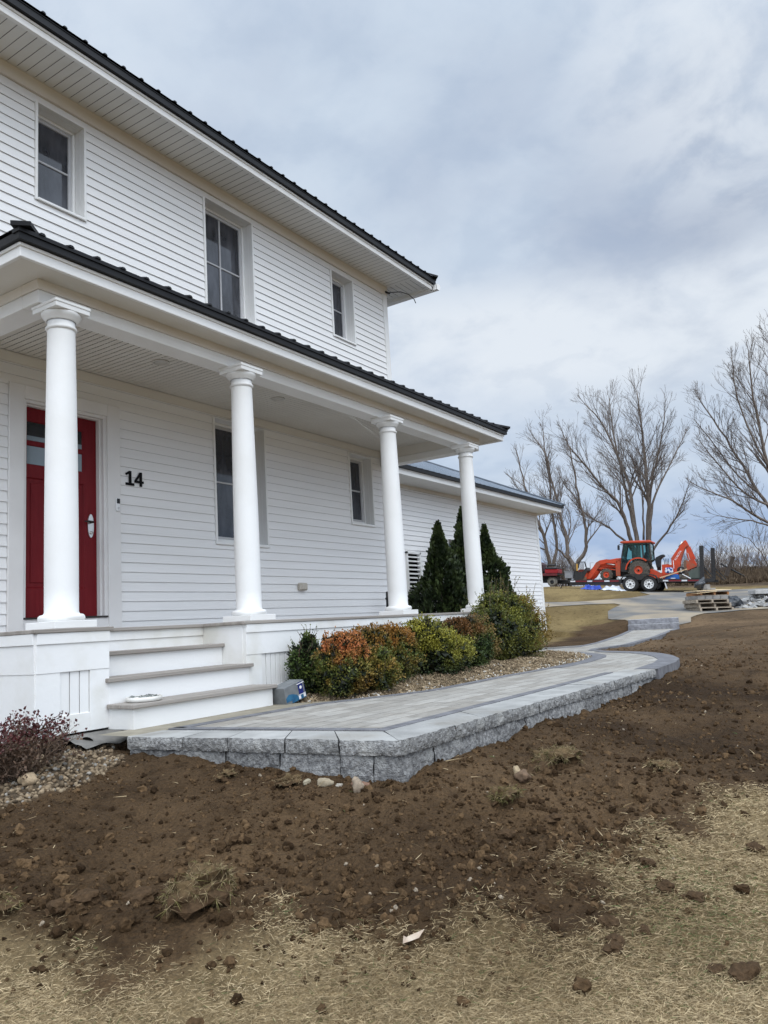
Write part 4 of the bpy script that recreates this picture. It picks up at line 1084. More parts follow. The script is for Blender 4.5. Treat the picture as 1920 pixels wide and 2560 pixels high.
def dirtmask(x, y):
    return (sdist(x, y, GRASS) > .0) & (sdist(x, y, PIT) > .02) & (sdist(x, y, DRIVE) > .1) & (sdist(x, y, LAWN) > .1) & (sdist(x, y, PEB) > .05) & (sdist(x, y, BED) > .02) & ~((x > -2.1) & (y > -1.9)) & (x < 18)

def clods():
    Vs, Fs, Cs = [], [], []; nv = 0
    def put(x, y, s, tv, tf, flat=.75, sink=.25):
        nonlocal nv
        n = len(x); z = ground_z(x, y)
        P = np.stack([x, y, z + s * (flat * .5 - sink)], -1)
        V, F = scatter(tv, tf, P, rotm(n), s[:, None] * rng.uniform(.6, 1.1, (n, 3)))
        far = np.clip((x - 1.5) / 7, 0, 1)[:, None] * .6
        c = mixn((.030, .018, .0095), (.115, .073, .039), rng.random(n) ** 1.3); c = c * (1 - far) + far * np.array([.135, .088, .052])
        pale = (rng.random(n) < .014) & (s < .012); c[pale] = np.array([.30, .25, .19])
        Vs.append(V); Fs.append(F + nv); Cs.append(c.repeat(len(tv), 0)); nv += len(V)
    # crumbs
    for k in range(3):
        x, y, r = polar(26000, 2.2, 17, pw=.9); gg = sdist(x, y, GRASS); ok = dirtmask(x, y) | ((gg < 0) & (gg > -.4) & (rng.random(len(x)) < 1.2 * np.exp(gg / .18))); x, y, r = x[ok], y[ok], r[ok]
        dens = np.clip(.45 + .8 * fbm(x * 1.1, y * 1.1, 5, 3), .08, 1); ok = rng.random(len(x)) < dens; x, y, r = x[ok], y[ok], r[ok]
        s = .0045 * (1 + rng.pareto(2.6, len(x))); s = np.clip(s, 0, .022) * np.clip(r / 5, .8, 1.7)
        put(x, y, s, lumpy(I1v, k, .35, 2.2), I1f)
    # lumps, denser along the grass edge and in ridges
    for k in range(4):
        x, y, r = polar(6500, 2.3, 13, pw=.8); g = sdist(x, y, GRASS); ok = dirtmask(x, y) | ((g < 0) & (g > -.22) & (rng.random(len(x)) < np.exp(g / .10)))
        pr = .16 + .75 * np.exp(-((g - .28) / .32) ** 2) + .35 * np.clip(fbm(x * 1.4, y * 1.4, 9, 3), 0, 1)
        ok &= rng.random(len(x)) < pr; x, y, r = x[ok], y[ok], r[ok]
        s = np.clip(.0085 * (1 + rng.pareto(2.3, len(x))), 0, .030) * .85
        put(x, y, s, lumpy(I2v, 10 + k, .45, 2.4), I2f)
    # strays on the grass
    x, y, r = polar(5000, 2.3, 6); g = sdist(x, y, GRASS); ok = (g < 0) & (rng.random(len(x)) < .012 + .5 * np.exp(g / .20)) ; x, y = x[ok], y[ok]
    s = np.clip(.007 * (1 + rng.pareto(2.2, len(x))), 0, .030)
    put(x, y, s, lumpy(I2v, 20, .4, 2.2), I2f, sink=.05)
    o = np_mesh('soil_clods', np.concatenate(Vs), np.concatenate(Fs), m_clod, col=np.concatenate(Cs), smooth=False)
    setp(o, 'crumbled brown soil clods over the turned dirt', 'soil', kind='stuff')
clods()

def blades(P, D, ln, wd, col, bend):
    """flat curved blades: 5 verts each (quad + tri as two quads w/ shared tip)"""
    n = len(P); D = D / np.linalg.norm(D, axis=1)[:, None]
    side = np.cross(D, rng.normal(size=(n, 3))); side /= np.linalg.norm(side, axis=1)[:, None]
    m = P + D * (ln * .5)[:, None] + bend * .35; t = P + D * ln[:, None] + bend
    w = (wd * .5)[:, None] * side
    V = np.stack([P - w, P + w, m - w * .8, m + w * .8, t - w * .12, t + w * .12], 1).reshape(-1, 3)
    F = (np.array([(0, 1, 3, 2), (2, 3, 5, 4)])[None] + (np.arange(n) * 6)[:, None, None]).reshape(-1, 4)
    return V, F, col.repeat(6, 0)

def dry_grass():
    Vs, Fs, Cs = [], [], []; nv = 0
    def add(x, y, ln, tilt, wd, gfrac, lift=0.):
        nonlocal nv
        n = len(x); a = rng.uniform(0, 2 * PI, n) + 1.6 * fbm(x * 1.2, y * 1.2, 3, 2)
        el = R(1) * tilt
        D = np.stack([np.cos(a) * np.cos(el), np.sin(a) * np.cos(el), np.sin(el)], -1)
        z = ground_z(x, y) - .002 + lift
        P = np.stack([x, y, z], -1)
        bend = np.stack([rng.normal(size=n), rng.normal(size=n), -np.abs(rng.normal(size=n)) * .6], -1) * (ln * .28)[:, None]
        c = mixn((.225, .162, .085), (.53, .415, .25), rng.random(n) * .95 + .35 * fbm(x * 2.2, y * 2.2, 14, 3))
        gp = np.clip(gfrac * (.25 + 1.6 * np.clip(fbm(x * 1.5, y * 1.5, 44, 3), 0, 1)), 0, .6)
        gr = rng.random(n) < gp; c[gr] = mixn((.055, .085, .028), (.13, .16, .06), rng.random(gr.sum()))
        V, F, C = blades(P, D, ln, wd, c, bend); Vs.append(V); Fs.append(F + nv); Cs.append(C); nv += len(V)
    x, y, r = polar(760000, 2.05, 7.5, pw=1.15); g = sdist(x, y, GRASS) + .22 * fbm(x * 2.3, y * 2.3, 1, 4, .6)
    pr = np.clip(.5 - (g + .10) / .34, 0, 1) * np.clip(.72 + .75 * fbm(x * 2.6, y * 2.6, 23, 3), .08, 1)
    ok = rng.random(len(x)) < pr; x, y, r = x[ok], y[ok], r[ok]
    n = len(x)
    add(x, y, rng.uniform(.010, .038, n), np.abs(rng.normal(size=n)) * 18 + 2, rng.uniform(.0011, .0022, n) * np.clip(r / 3, .9, 1.6), .10, lift=rng.uniform(0, .018, n))
    # straw bits over the dirt
    x, y, r = polar(5200, 2.3, 9); ok = dirtmask(x, y) & (rng.random(len(x)) < .12 + .55 * np.exp(-sdist(x, y, GRASS) / .35) + .25 * np.clip(fbm(x * 1.2, y * 1.2, 77, 3) - .2, 0, 1)); x, y, r = x[ok], y[ok], r[ok]; n = len(x)
    add(x, y, rng.uniform(.02, .07, n), np.abs(rng.normal(size=n)) * 20, rng.uniform(.0018, .0032, n) * np.clip(r / 3.5, .9, 1.8), .05, lift=.006)
    o = np_mesh('dry_grass', np.concatenate(Vs), np.concatenate(Fs), m_blade, col=np.concatenate(Cs))
    setp(o, 'matted straw-coloured winter grass in the foreground', 'grass', kind='stuff')
dry_grass()

def pebbles():
    n = 9000; x = rng.uniform(-3.5, -1.3, n); y = rng.uniform(-2.9, -.9, n)
    d = sdist(x, y, PEB); ok = (d + .06 * fbm(x * 3, y * 3, 2, 3) < .03) & ~((x > -2.16) & (y > -1.86)) & (sdist(x, y, WALLP) > .02); x, y = x[ok], y[ok]; n = len(x)
    s = rng.uniform(.007, .016, n); P = np.stack([x, y, ground_z(x, y) + s * .35], -1)
    V, F = scatter(lumpy(I2v, 5, .15), I2f, P, rotm(n), s[:, None] * np.stack([rng.uniform(.8, 1.3, n), rng.uniform(.7, 1.1, n), rng.uniform(.5, .8, n)], -1))
    c = mixn((.10, .068, .04), (.29, .225, .15), rng.random(n)); g = rng.random(n) < .10; c[g] = np.array([.25, .232, .205]); g = rng.random(n) < .2; c[g] *= .5
    setp(np_mesh('pebbles', V, F, m_stone, col=c.repeat(len(I2v), 0), smooth=True), 'rounded tan pebbles in the bed at the foot of the left pier', 'pebbles', kind='stuff')
    # bed: wood chips and pale gravel
    n = 15000; x = rng.uniform(-.2, 6.9, n); y = rng.uniform(-3.2, -1.8, n); b = sdist(x, y, BED); ok = b < -.01; x, y, b = x[ok], y[ok], b[ok]; n = len(x)
    s = rng.uniform(.009, .022, n); P = np.stack([x, y, ground_z(x, y) + .006], -1)
    V, F = scatter(lumpy(I1v, 3, .3), I1f, P, rotm(n), s[:, None] * np.stack([rng.uniform(.8, 1.6, n), rng.uniform(.4, .8, n), rng.uniform(.25, .5, n)], -1))
    c = mixn((.13, .095, .06), (.36, .28, .18), rng.random(n)); g = rng.random(n) < np.clip(.55 + b * 2.2, .03, .6) * .7; c[g] = mixn((.38, .36, .32), (.58, .55, .50), rng.random(g.sum()))
    setp(np_mesh('mulch', V, F, m_stone, col=c.repeat(len(I1v), 0)), 'wood chips and pale gravel around the porch shrubs', 'mulch', kind='stuff')
pebbles()

# --- rocks one can point at
def rock(label, x, y, s, col, seed, sq=(1, .8, .65), cat='rock', group=None, name='rock', sub=3):
    v, f = ico(sub); v = lumpy(v, seed, .38, 1.3); v = lumpy(v, seed + 3, .10, 5)
    a = seed * 1.7; Rz = np.array([[math.cos(a), -math.sin(a), 0], [math.sin(a), math.cos(a), 0], [0, 0, 1]])
    v = (v * np.array(sq)) @ Rz.T * s; z = float(ground_z(np.array([x]), np.array([y]))[0]) + s * sq[2] * .45
    o = np_mesh(name, v + np.array([x, y, z]), f, m_stone if name == 'rock' else m_clod, col=np.tile(col, (len(v), 1)), smooth=(name == 'rock'), loc=(x, y, z))
    return setp(o, label, cat, group)
TN = (.31, .26, .185)
rock('pale tan broken rock in front of the wall, left of the corner', -1.825, -3.985, .042, TN, 1)
rock('upright brown and cream stone just in front of the wall corner', -1.86, -4.235, .040, (.30, .24, .18), 2, (.7, .75, 1.1))
rock('flat reddish stone against the base of the wall corner', -1.775, -4.19, .045, (.22, .13, .09), 3, (1.2, .8, .4))
rock('small cream stone beside the dry grass tuft at the wall', -1.86, -3.89, .026, (.34, .30, .22), 4)
rock('tiny white stone between the cream rocks at the wall', -1.82, -4.08, .018, (.38, .35, .30), 5)
rock('large smooth tan cobble at the left edge of the dirt', -2.62, -2.52, .062, (.38, .29, .19), 6, (1.15, .85, .62))
rock('tan stone perched on a brown lump near the grass edge', -1.17, -4.82, .034, (.36, .28, .18), 7, (.8, .8, 1.0))
rock('rounded brown stone under the tan stone near the grass edge', -1.185, -4.85, .046, (.15, .10, .065), 8, (1, .8, .8))
for lab, x, y, s, sd in (('widest soil lump, far right near the bottom edge', -2.35, -6.12, .050, 11), ('smaller soil lump just left of the widest one, lower right', -2.37, -6.035, .030, 13), ('flat cracked soil lump on the straw, upper right', -1.97, -5.89, .036, 12),
                          ('dark crumbly soil lump left of the flat cracked one', -1.95, -5.78, .034, 21), ('uppermost of three soil lumps in a column right of centre', -2.30, -5.66, .030, 14), ('middle of three soil lumps in a column right of centre', -2.41, -5.71, .034, 15), ('lowest, flattest of three soil lumps in a column right of centre', -2.47, -5.72, .033, 22),
                          ('soil lump on the straw right of the column of three', -2.30, -5.78, .026, 23), ('soil lump at the upper straw edge, right of the dirt tip', -1.83, -5.68, .030, 24), ('soil lump at the right edge of the picture on the straw', -1.39, -6.03, .036, 25),
                          ('dark crumbly soil lump by the big turf clump at lower left', -3.06, -3.98, .060, 16), ('leftmost soil lump along the straw edge, lower left', -3.33, -3.83, .044, 17), ('biggest soil lump along the straw edge, lower left', -3.22, -3.86, .055, 18), ('soil lump in the pile at the right tip of the dirt', -1.60, -5.18, .042, 19), ('soil lump left of the pile at the right tip of the dirt', -1.86, -5.05, .034, 20)):
    rock(lab, x, y, s, (.066, .042, .024), sd, (1.15, .9, .62), 'soil lump', 'loose lumps of soil on the straw', 'soil_lump', 3)
# --- turf clumps
def clump(label, x, y, s, n, green=.2, seed=1, lean=(0, 0)):
    z = float(ground_z(np.array([x]), np.array([y]))[0])
    n *= 5; o = thing('turf_clump', label, 'turf clump', (x, y, z), 'torn turf clumps on the dirt')
    v, f = ico(3); v = lumpy(v, seed, .75, 2.0); v = lumpy(v, seed + 2, .30, 6) * np.array([s * 1.1, s * .75, s * .45])
    np_mesh('soil', v + np.array([x, y, z + s * .12]), f, m_clod, o, col=mixn((.062, .039, .022), (.135, .095, .05), (v[:, 2] / (s * .55)) * .8 + .5 * fbm(v[:, 0] / s * 4, v[:, 1] / s * 4, seed, 3)))
    k = rng.choice(len(v), n); P = v[k] * rng.uniform(.9, 1.05, (n, 1)) + np.array([x, y, z + s * .12]); ok = P[:, 2] > z; P = P[ok]; k = k[ok]; n = len(P)
    D = v[k] / s * .5 + rng.normal(size=(n, 3)) * .8 + np.array([*lean, -.05])
    c = mixn((.13, .092, .048), (.36, .28, .16), rng.random(n)); g = rng.random(n) < green; c[g] = mixn((.085, .085, .028), (.19, .165, .06), rng.random(g.sum()))
    ln = rng.uniform(.10, .30, n) * s; V, F, C = blades(P, D, ln, np.full(n, .0019), c, np.stack([rng.normal(size=n), rng.normal(size=n), -np.abs(rng.normal(size=n))], -1) * (ln * .3)[:, None])
    np_mesh('blades', V, F, m_blade, o, col=C)
clump('large yellowish turf clump at the straw edge, lower left of centre', -2.90, -4.17, .145, 900, .35, 3)
clump('yellow turf clump on the dirt bank right of the wall corner', -.72, -4.85, .15, 620, .3, 4)
clump('mossy green turf clump in the dirt, right of centre', -1.55, -4.92, .085, 500, .7, 5)
clump('pale straw tuft in front of the wall, left of the rocks', -1.905, -3.80, .055, 260, .0, 6, (0, 0))
clump('small straw tuft below the middle of the front wall', -1.98, -3.42, .05, 170, .1, 7)
clump('straw-topped clod near the right tip of the dirt', -.55, -5.45, .08, 420, .1, 8)
clump('straw clump at the right edge of the dirt', .75, -6.05, .11, 420, .3, 9)
clump('tuft of green-tinged grass at the left edge of the straw', -3.50, -3.64, .08, 420, .35, 10)
# ------------------------------------------------------------------ trailer, tractor (local frame: x along the trailer, y away, z up)
def frame(o, ux, tilt=0.):
    u = Vector(ux).normalized(); w = Vector((-u.y, u.x, 0)).normalized()
    if w.dot(Vector(o) - CAM) < 0: w = -w
    v = u.cross(w).normalized()
    if v.z < 0: v = -v
    Mx = Matrix((u, w, v)).transposed().to_4x4(); Mx.translation = Vector(o); return Mx
O = (29.6, 2.356, .531)
TM = frame(O, (.101, -.992, -.070))
m_frame = M('trailer_black', (.014, .014, .016), (.03, .028, .026), scale=12, rough=.5)
m_tyre = M('tyre_rubber', (.013, .013, .014), (.024, .023, .022), scale=30, rough=.85)
m_tyred = M('dusty_tractor_tyre', (.055, .048, .040), (.10, .085, .068), scale=14, rough=.95)
m_rimw = M('white_steel_rim', (.74, .74, .74), (.62, .62, .60), scale=20, rough=.4)
m_org = M('orange_machine_paint', (.56, .060, .016), (.44, .046, .015), scale=6, rough=.45, c3=(.24, .075, .035), s3=3.5, lo3=.50, hi3=.74)
m_orgd = M('dirty_orange_steel', (.44, .06, .022), (.26, .12, .07), scale=5, rough=.7)
m_mud = M('muddy_steel', (.20, .115, .07), (.13, .075, .05), scale=7, rough=.9)
def cab_glass_mat():
    m, nt, b = node_mat('tinted_cab_glass'); N = nt.nodes.new; L = nt.links.new
    t = N('ShaderNodeBsdfTransparent'); t.inputs[0].default_value = (.42, .66, .66, 1)
    fr = N('ShaderNodeFresnel'); fr.inputs[0].default_value = 1.5
    g = N('ShaderNodeBsdfGlossy'); g.inputs['Roughness'].default_value = .03; g.inputs[0].default_value = (.9, 1, 1, 1)
    mx = N('ShaderNodeMixShader'); L(fr.outputs[0], mx.inputs[0]); L(t.outputs[0], mx.inputs[1]); L(g.outputs[0], mx.inputs[2])
    L(mx.outputs[0], nt.nodes['Material Output'].inputs['Surface']); return m
m_cabg = cab_glass_mat()
m_tape = [M('tape_white', (.62, .62, .64), rough=.4), M('tape_red', (.16, .012, .016), rough=.4)]
m_wood = M('deck_wood', (.16, .12, .08), (.25, .19, .13), scale=8, rough=.9, stretch=(.3, 4, 4))
m_plank = M('tan_plank', (.46, .31, .18), (.55, .39, .24), scale=8, rough=.8, stretch=(.2, 4, 4))

tr = thing('flatbed_trailer', 'black tandem-axle equipment trailer with raised loading ramps, carrying the orange tractor', 'trailer', mat=TM)
TW = 2.1
def wheel(parent, x, y, z, r, w, rim_r, rim_mat, tyre_mat, lugs=8, face=-1, name='wheel', tread=0):
    mb = MB(); y0, y1 = (y, y + w)
    pr = [(rim_r * .96, 0), (rim_r, .004), (r * .80, .0), (r * .93, w * .06), (r * .985, w * .16), (r, w * .3), (r, w * .7), (r * .985, w * .84), (r * .93, w * .94), (r * .8, w), (rim_r * .96, w)]
    mb.lathe([(a, y0 + b) for a, b in pr], (x, 0, z), 40, 'y', close=False)
    if tread:
        for i in range(tread):
            for sgn in (0, 1):
                a = 2 * PI * (i + .5 * sgn) / tread; a2 = a + .22
                yb = (y0 + w * .02, y0 + w * .5) if sgn == 0 else (y0 + w * .98, y0 + w * .5)
                p = Vector((x + r * math.cos(a), yb[0], z + r * math.sin(a))); q = Vector((x + r * math.cos(a2), yb[1], z + r * math.sin(a2)))
                mb.bar(p, q, .035, .05, up=(math.cos((a + a2) / 2), 0, math.sin((a + a2) / 2)))
    o = mb.build(name, tyre_mat, parent, local=True)
    yf = y0 if face < 0 else y1; s = 1 if face < 0 else -1
    m2 = MB()
    m2.lathe([(rim_r, yf + s * .004), (rim_r * .97, yf + s * .0), (rim_r * .9, yf + s * .02), (rim_r * .86, yf + s * .045), (rim_r * .5, yf + s * .03), (rim_r * .30, yf + s * .02), (0, yf + s * .02)], (x, 0, z), 32, 'y', close=False)
    m2.mat(1)
    if lugs:
        for i in range(lugs):
            a = 2 * PI * i / lugs + .2; m2.lathe([(rim_r * .10, yf + s * .026), (rim_r * .09, yf + s * .02), (0, yf + s * .019)], (x + rim_r * .66 * math.cos(a), 0, z + rim_r * .66 * math.sin(a)), 10, 'y', close=False)
    m2.lathe([(rim_r * .22, yf + s * .03), (rim_r * .2, yf - s * .02), (0, yf - s * .02)], (x, 0, z), 14, 'y', close=False)
    m2.build('rim', [rim_mat, m_blackpl], o, local=True, fixn=True)
    return o
for yy, fc in ((-.22, -1), (TW, 1)):
    wheel(tr, -.78, yy, .345, .345, .21, .205, m_rimw, m_tyre, 8, fc); wheel(tr, .0, yy, .345, .345, .21, .205, m_rimw, m_tyre, 8, fc)
mb = MB(); mb.box(-3.55, 2.15, .0, .07, .42, .56); mb.box(-3.55, 2.15, TW - .07, TW, .42, .56)
for x in np.arange(-3.5, 2.2, .6): mb.box(x, x + .06, .07, TW - .07, .42, .50)
mb.box(-3.5, -1.25, .02, .06, .30, .42)
mb.bar((-3.55, .1, .46), (-4.2, TW / 2 - .05, .46), .10, .13); mb.bar((-3.55, TW - .1, .46), (-4.2, TW / 2 + .05, .46), .10, .13); mb.box(-4.4, -4.1, TW / 2 - .06, TW / 2 + .06, .41, .53)
mb.box(2.15, 2.6, .0, .10, .44, .56); mb.box(2.15, 2.6, TW - .1, TW, .44, .56)
mb.build('trailer_frame', m_frame, tr, local=True)
mb = MB()
for i in range(11): mb.box(-3.5, 2.1, .08 + i * .177, .08 + i * .177 + .165, .505, .545)
mb.build('trailer_deck', m_wood, tr, local=True)
for a, b in [(-3.45, -1.3), (.55, 2.12)]:
    x = a; i = 0
    while x < b - .05:
        w_ = .22 if i % 2 == 0 else .50
        mb = MB(); mb.box(x, min(x + w_, b), -.006, .0, .455, .515); mb.build('reflective_strip', m_tape[i % 2], tr, local=True); x += w_ + .02; i += 1
for yy in (-.25, TW - .02):
    mb = MB(); prof = [(-1.20, .40), (-1.17, .58), (-1.05, .72), (-.9, .765), (.12, .765), (.27, .72), (.39, .58), (.42, .40)]
    for p, q in zip(prof[:-1], prof[1:]):
        mb.add([(p[0], yy, p[1]), (q[0], yy, q[1]), (q[0], yy + .27, q[1]), (p[0], yy + .27, p[1])], [(0, 1, 2, 3)], False)
        p2, q2 = (p[0] * .965 - .012, p[1] - .05), (q[0] * .965 - .012, q[1] - .05)
        mb.add([(p[0], yy, p[1]), (q[0], yy, q[1]), (q2[0], yy, q2[1]), (p2[0], yy, p2[1])], [(0, 1, 2, 3)], False)
    mb.add([(-.64, yy + .01, .70), (-.14, yy + .01, .70), (-.30, yy + .01, .52), (-.48, yy + .01, .52)], [(0, 1, 2, 3)], False)
    mb.build('fender', m_frame, tr, local=True, fixn=False)
for yy, dx in ((.05, 0.), (TW - .3, .30)):
    mb = MB(); x = 2.12 + dx
    for k in (0, .22): mb.bar((x + .0, yy + k, .56), (x + .02, yy + k, 1.95), .05, .09)
    for i in range(7): mb.bar((x + .01, yy, .68 + i * .19), (x + .01, yy + .22, .68 + i * .19), .04, .04)
    mb.box(x - .05, x + .09, yy - .03, yy + .25, .60, 1.94) if False else None
    mb.bar((x + .02, yy - .03, .58), (x + .0, yy - .03, 1.95), .17, .03, up=(0, 1, 0)) if False else mb.prism([(x - .075, .56), (x + .095, .56), (x + .105, 1.95), (x - .065, 1.95)], yy - .03, yy - .005, 'y')
    mb.bar((x + .08, yy + .11, 1.05), (x + .5, yy + .11, .58), .05); mb.bar((x + .02, yy + .11, .9), (x + .42, yy + .11, .52), .04)
    mb.build('ramp', m_frame, tr, local=True)
mb = MB(); mb.tube([(-3.62, .5, .30), (-3.62, .5, 1.0)], .075, 12); mb.build('jack', m_frame, tr, local=True)
mb = MB(); mb.bar((.62, .05, .42), (.70, .05, .14), .05); mb.build('support_leg', m_tape[0], tr, local=True)

# --- tractor with front loader and backhoe
tm = TM.copy() @ Matrix.Translation((0, 0, 0))
tk = thing('compact_tractor', 'orange compact tractor with glass cab, front loader bucket and rear backhoe arm', 'tractor', mat=TM @ Matrix.Translation((-1.02, 1.0, .53)))
tx = lambda x: x + .85; tz = lambda z: z - .545
P2 = lambda pts: [(tx(a), tz(b)) for a, b in pts]
for sgn in (-1, 1):
    y = -.66 if sgn < 0 else .40
    wheel(tk, tx(-.34), y, tz(.985), .445, .28, .185, m_org, m_tyred, 0, sgn, 'rear_wheel', 13)
    wheel(tk, tx(-1.76), (-.58 if sgn < 0 else .38), tz(.80), .26, .20, .14, m_org, m_tyred, 0, sgn, 'front_wheel', 11)
mb = MB()   # hood
hp = P2([(-2.13, 1.10), (-2.14, 1.27), (-2.05, 1.38), (-1.75, 1.48), (-1.35, 1.545), (-1.08, 1.56), (-1.08, 1.12), (-1.5, 1.10)])
mb.prism(hp, -.27, .27, 'y'); mb.build('hood', m_org, tk, local=True, bevel=.04)
mb = MB(); mb.prism(P2([(-2.0, .78), (-2.02, 1.10), (-1.0, 1.12), (-.2, 1.05), (.25, 1.0), (.25, .75), (-1.0, .70)]), -.22, .22, 'y'); mb.box(tx(-1.83), tx(-1.69), -.40, .40, tz(.74), tz(.86)); mb.box(tx(-.42), tx(-.26), -.42, .42, tz(.90), tz(1.06)); mb.build('chassis', m_frame, tk, local=True)
# cab posts and glass
cf = P2([(-1.10, .95), (-1.06, 1.62), (-.96, 2.18), (.14, 2.18), (.17, 1.45), (.05, 1.38), (-.15, 1.42), (-.52, 1.28), (-.72, .92)])
n = len(cf)
glass = MB(); glass.prism(cf, -.50, .50, 'y'); glass.build('cab_glass', m_cabg, tk, local=True)
for yy in (-.515, .515):
    mb = MB()
    for p, q in zip(cf, cf[1:] + cf[:1]): mb.bar((p[0], yy, p[1]), (q[0], yy, q[1]), .055, .05)
    mb.bar((tx(-.17), yy, tz(2.18)), (tx(-.13), yy, tz(1.42)), .07, .05)
    mb.bar((tx(-.17), yy, tz(1.46)), (tx(.17), yy, tz(1.46)), .04, .05)
    mb.bar((tx(-1.06), yy, tz(1.3)), (tx(-.62), yy, tz(1.3)), .03, .03); mb.prism(P2([(-1.10, .95), (-1.08, 1.28), (-.60, 1.28), (-.72, .92)]), yy - .012, yy + .012, 'y')
    mb.build('cab_frame', m_frame, tk, local=True)
mb = MB(); mb.prism(P2([(-.52, 1.05), (-.55, 1.22), (-.22, 1.24), (-.12, 1.78), (-.02, 1.80), (-.06, 1.10)]), -.24, .24, 'y'); mb.build('cab_seat', m_blackpl, tk, local=True)
mb = MB(); mb.tube([(tx(-1.0), 0, tz(1.0)), (tx(-.80), 0, tz(1.45))], .05, 8); mb.lathe([(.17, -.012), (.19, 0), (.17, .012)], (tx(-.78), 0, tz(1.48)), 20, 'z', close=False); mb.prism(P2([(-1.08, 1.1), (-1.06, 1.5), (-.9, 1.46), (-.86, 1.1)]), -.3, .3, 'y'); mb.build('steering_column', m_blackpl, tk, local=True)
mb = MB(); mb.prism(P2([(-1.10, 2.19), (-1.13, 2.25), (-1.05, 2.295), (.16, 2.30), (.24, 2.255), (.22, 2.19)]), -.58, .58, 'y'); mb.build('cab_roof', m_org, tk, local=True, bevel=.03)
mb = MB(); mb.tube([(tx(-1.0), -.53, tz(2.12)), (tx(-1.12), -.70, tz(2.14)), (tx(-1.15), -.74, tz(2.1))], .015, 6); mb.bbox(tx(-1.20), tx(-1.10), -.78, -.72, tz(1.88), tz(2.10), .02); mb.build('mirror', m_blackpl, tk, local=True)
for yy in (-.70, .40):
    mb = MB(); cx_, cz_ = tx(-.34), tz(.985); ar = [R(a) for a in range(178, 38, -10)]
    for a, b in zip(ar[:-1], ar[1:]):
        for r0_, r1_ in ((.50, .56),):
            mb.add([(cx_ + r1_ * math.cos(a), yy, cz_ + r1_ * math.sin(a)), (cx_ + r1_ * math.cos(b), yy, cz_ + r1_ * math.sin(b)), (cx_ + r1_ * math.cos(b), yy + .32, cz_ + r1_ * math.sin(b)), (cx_ + r1_ * math.cos(a), yy + .32, cz_ + r1_ * math.sin(a))], [(0, 1, 2, 3)], False)
            mb.add([(cx_ + r1_ * math.cos(a), yy, cz_ + r1_ * math.sin(a)), (cx_ + r1_ * math.cos(b), yy, cz_ + r1_ * math.sin(b)), (cx_ + r0_ * math.cos(b), yy, cz_ + r0_ * math.sin(b)), (cx_ + r0_ * math.cos(a), yy, cz_ + r0_ * math.sin(a))], [(0, 1, 2, 3)], False)
    mb.build('fender', m_org, tk, local=True, fixn=False)
mb = MB()   # loader arms, towers
for yy in (-.50, .42):
    mb.prism(P2([(-1.34, .74), (-1.16, .74), (-1.14, 1.30), (-1.20, 1.40), (-1.32, 1.40), (-1.36, 1.30)]), yy, yy + .08, 'y')
    arm = P2([(-1.22, 1.44), (-1.30, 1.32), (-1.75, 1.33), (-2.02, 1.26), (-2.42, .70), (-2.56, .60), (-2.66, .70), (-2.22, 1.36), (-2.05, 1.45), (-1.75, 1.50)])
    mb.prism(arm, yy, yy + .07, 'y')
    mb.bar((tx(-1.25), yy + .1, tz(1.0)), (tx(-2.12), yy + .1, tz(1.12)), .05); mb.bar((tx(-2.1), yy + .1, tz(1.42)), (tx(-2.62), yy + .1, tz(.86)), .045)
mb.bar((tx(-2.25), -.45, tz(1.05)), (tx(-2.25), .45, tz(1.05)), .09)
mb.build('loader_arm', m_org, tk, local=True)
mb = MB(); mb.tube([(tx(-1.30), -.44, tz(1.22)), (tx(-1.78), -.44, tz(1.30))], .03, 8); mb.tube([(tx(-2.12), -.44, tz(1.36)), (tx(-2.55), -.44, tz(.95))], .022, 8); mb.build('hydraulic_ram', m_steel, tk, local=True)
mb = MB(); bk = P2([(-2.62, .60), (-2.60, 1.0), (-2.72, 1.05), (-2.95, 1.04), (-3.06, .86), (-3.16, .60)])
for yy in (-.72, .70): mb.mat(0).prism(bk, yy, yy + .02, 'y')
for p, q in ((bk[0], bk[1]), (bk[1], bk[2])): mb.mat(0).add([(p[0], -.72, p[1]), (q[0], -.72, q[1]), (q[0], .72, q[1]), (p[0], .72, p[1])], [(0, 1, 2, 3)], False)
mb.mat(1).add([(bk[0][0], -.72, bk[0][1]), (bk[5][0], -.72, bk[5][1]), (bk[5][0], .72, bk[5][1]), (bk[0][0], .72, bk[0][1])], [(0, 1, 2, 3)], False)
mb.mat(1).box(bk[5][0], bk[0][0], -.73, -.715, tz(.58), tz(.70))
mb.build('loader_bucket', [m_org, m_mud], tk, local=True)
mb = MB()   # backhoe base, seat
mb.prism(P2([(.02, .66), (.02, .98), (.18, 1.04), (.50, .86), (.62, .86), (.62, .64)]), -.40, .40, 'y'); mb.prism(P2([(.60, .64), (.60, 1.22), (.86, 1.24), (.90, .70)]), -.30, .30, 'y'); mb.prism(P2([(.86, .62), (.86, 1.20), (1.0, 1.22), (1.06, .66)]), -.22, .22, 'y'); mb.box(tx(.3), tx(.95), -.62, -.5, tz(.62), tz(.78))
mb.build('backhoe_base', m_org, tk, local=True)
mb = MB(); mb.tube([(tx(.44), 0, tz(.98)), (tx(.42), 0, tz(1.48))], .09, 10); mb.prism(P2([(.30, 1.45), (.34, 1.55), (.56, 1.66), (.68, 1.68), (.70, 1.60), (.60, 1.54), (.52, 1.46), (.5, 1.10), (.36, 1.10)]), -.22, .22, 'y'); mb.build('seat', m_blackpl, tk, local=True, bevel=.02)
mb = MB()
for i in range(4): mb.tube([(tx(.70 + i * .05), -.1 + i * .06, tz(1.20)), (tx(.68 + i * .05), -.1 + i * .06, tz(1.42)), (tx(.64 + i * .07), -.1 + i * .06, tz(1.50))], .014, 6)
mb.build('control_levers', m_blackpl, tk, local=True)
mb = MB()
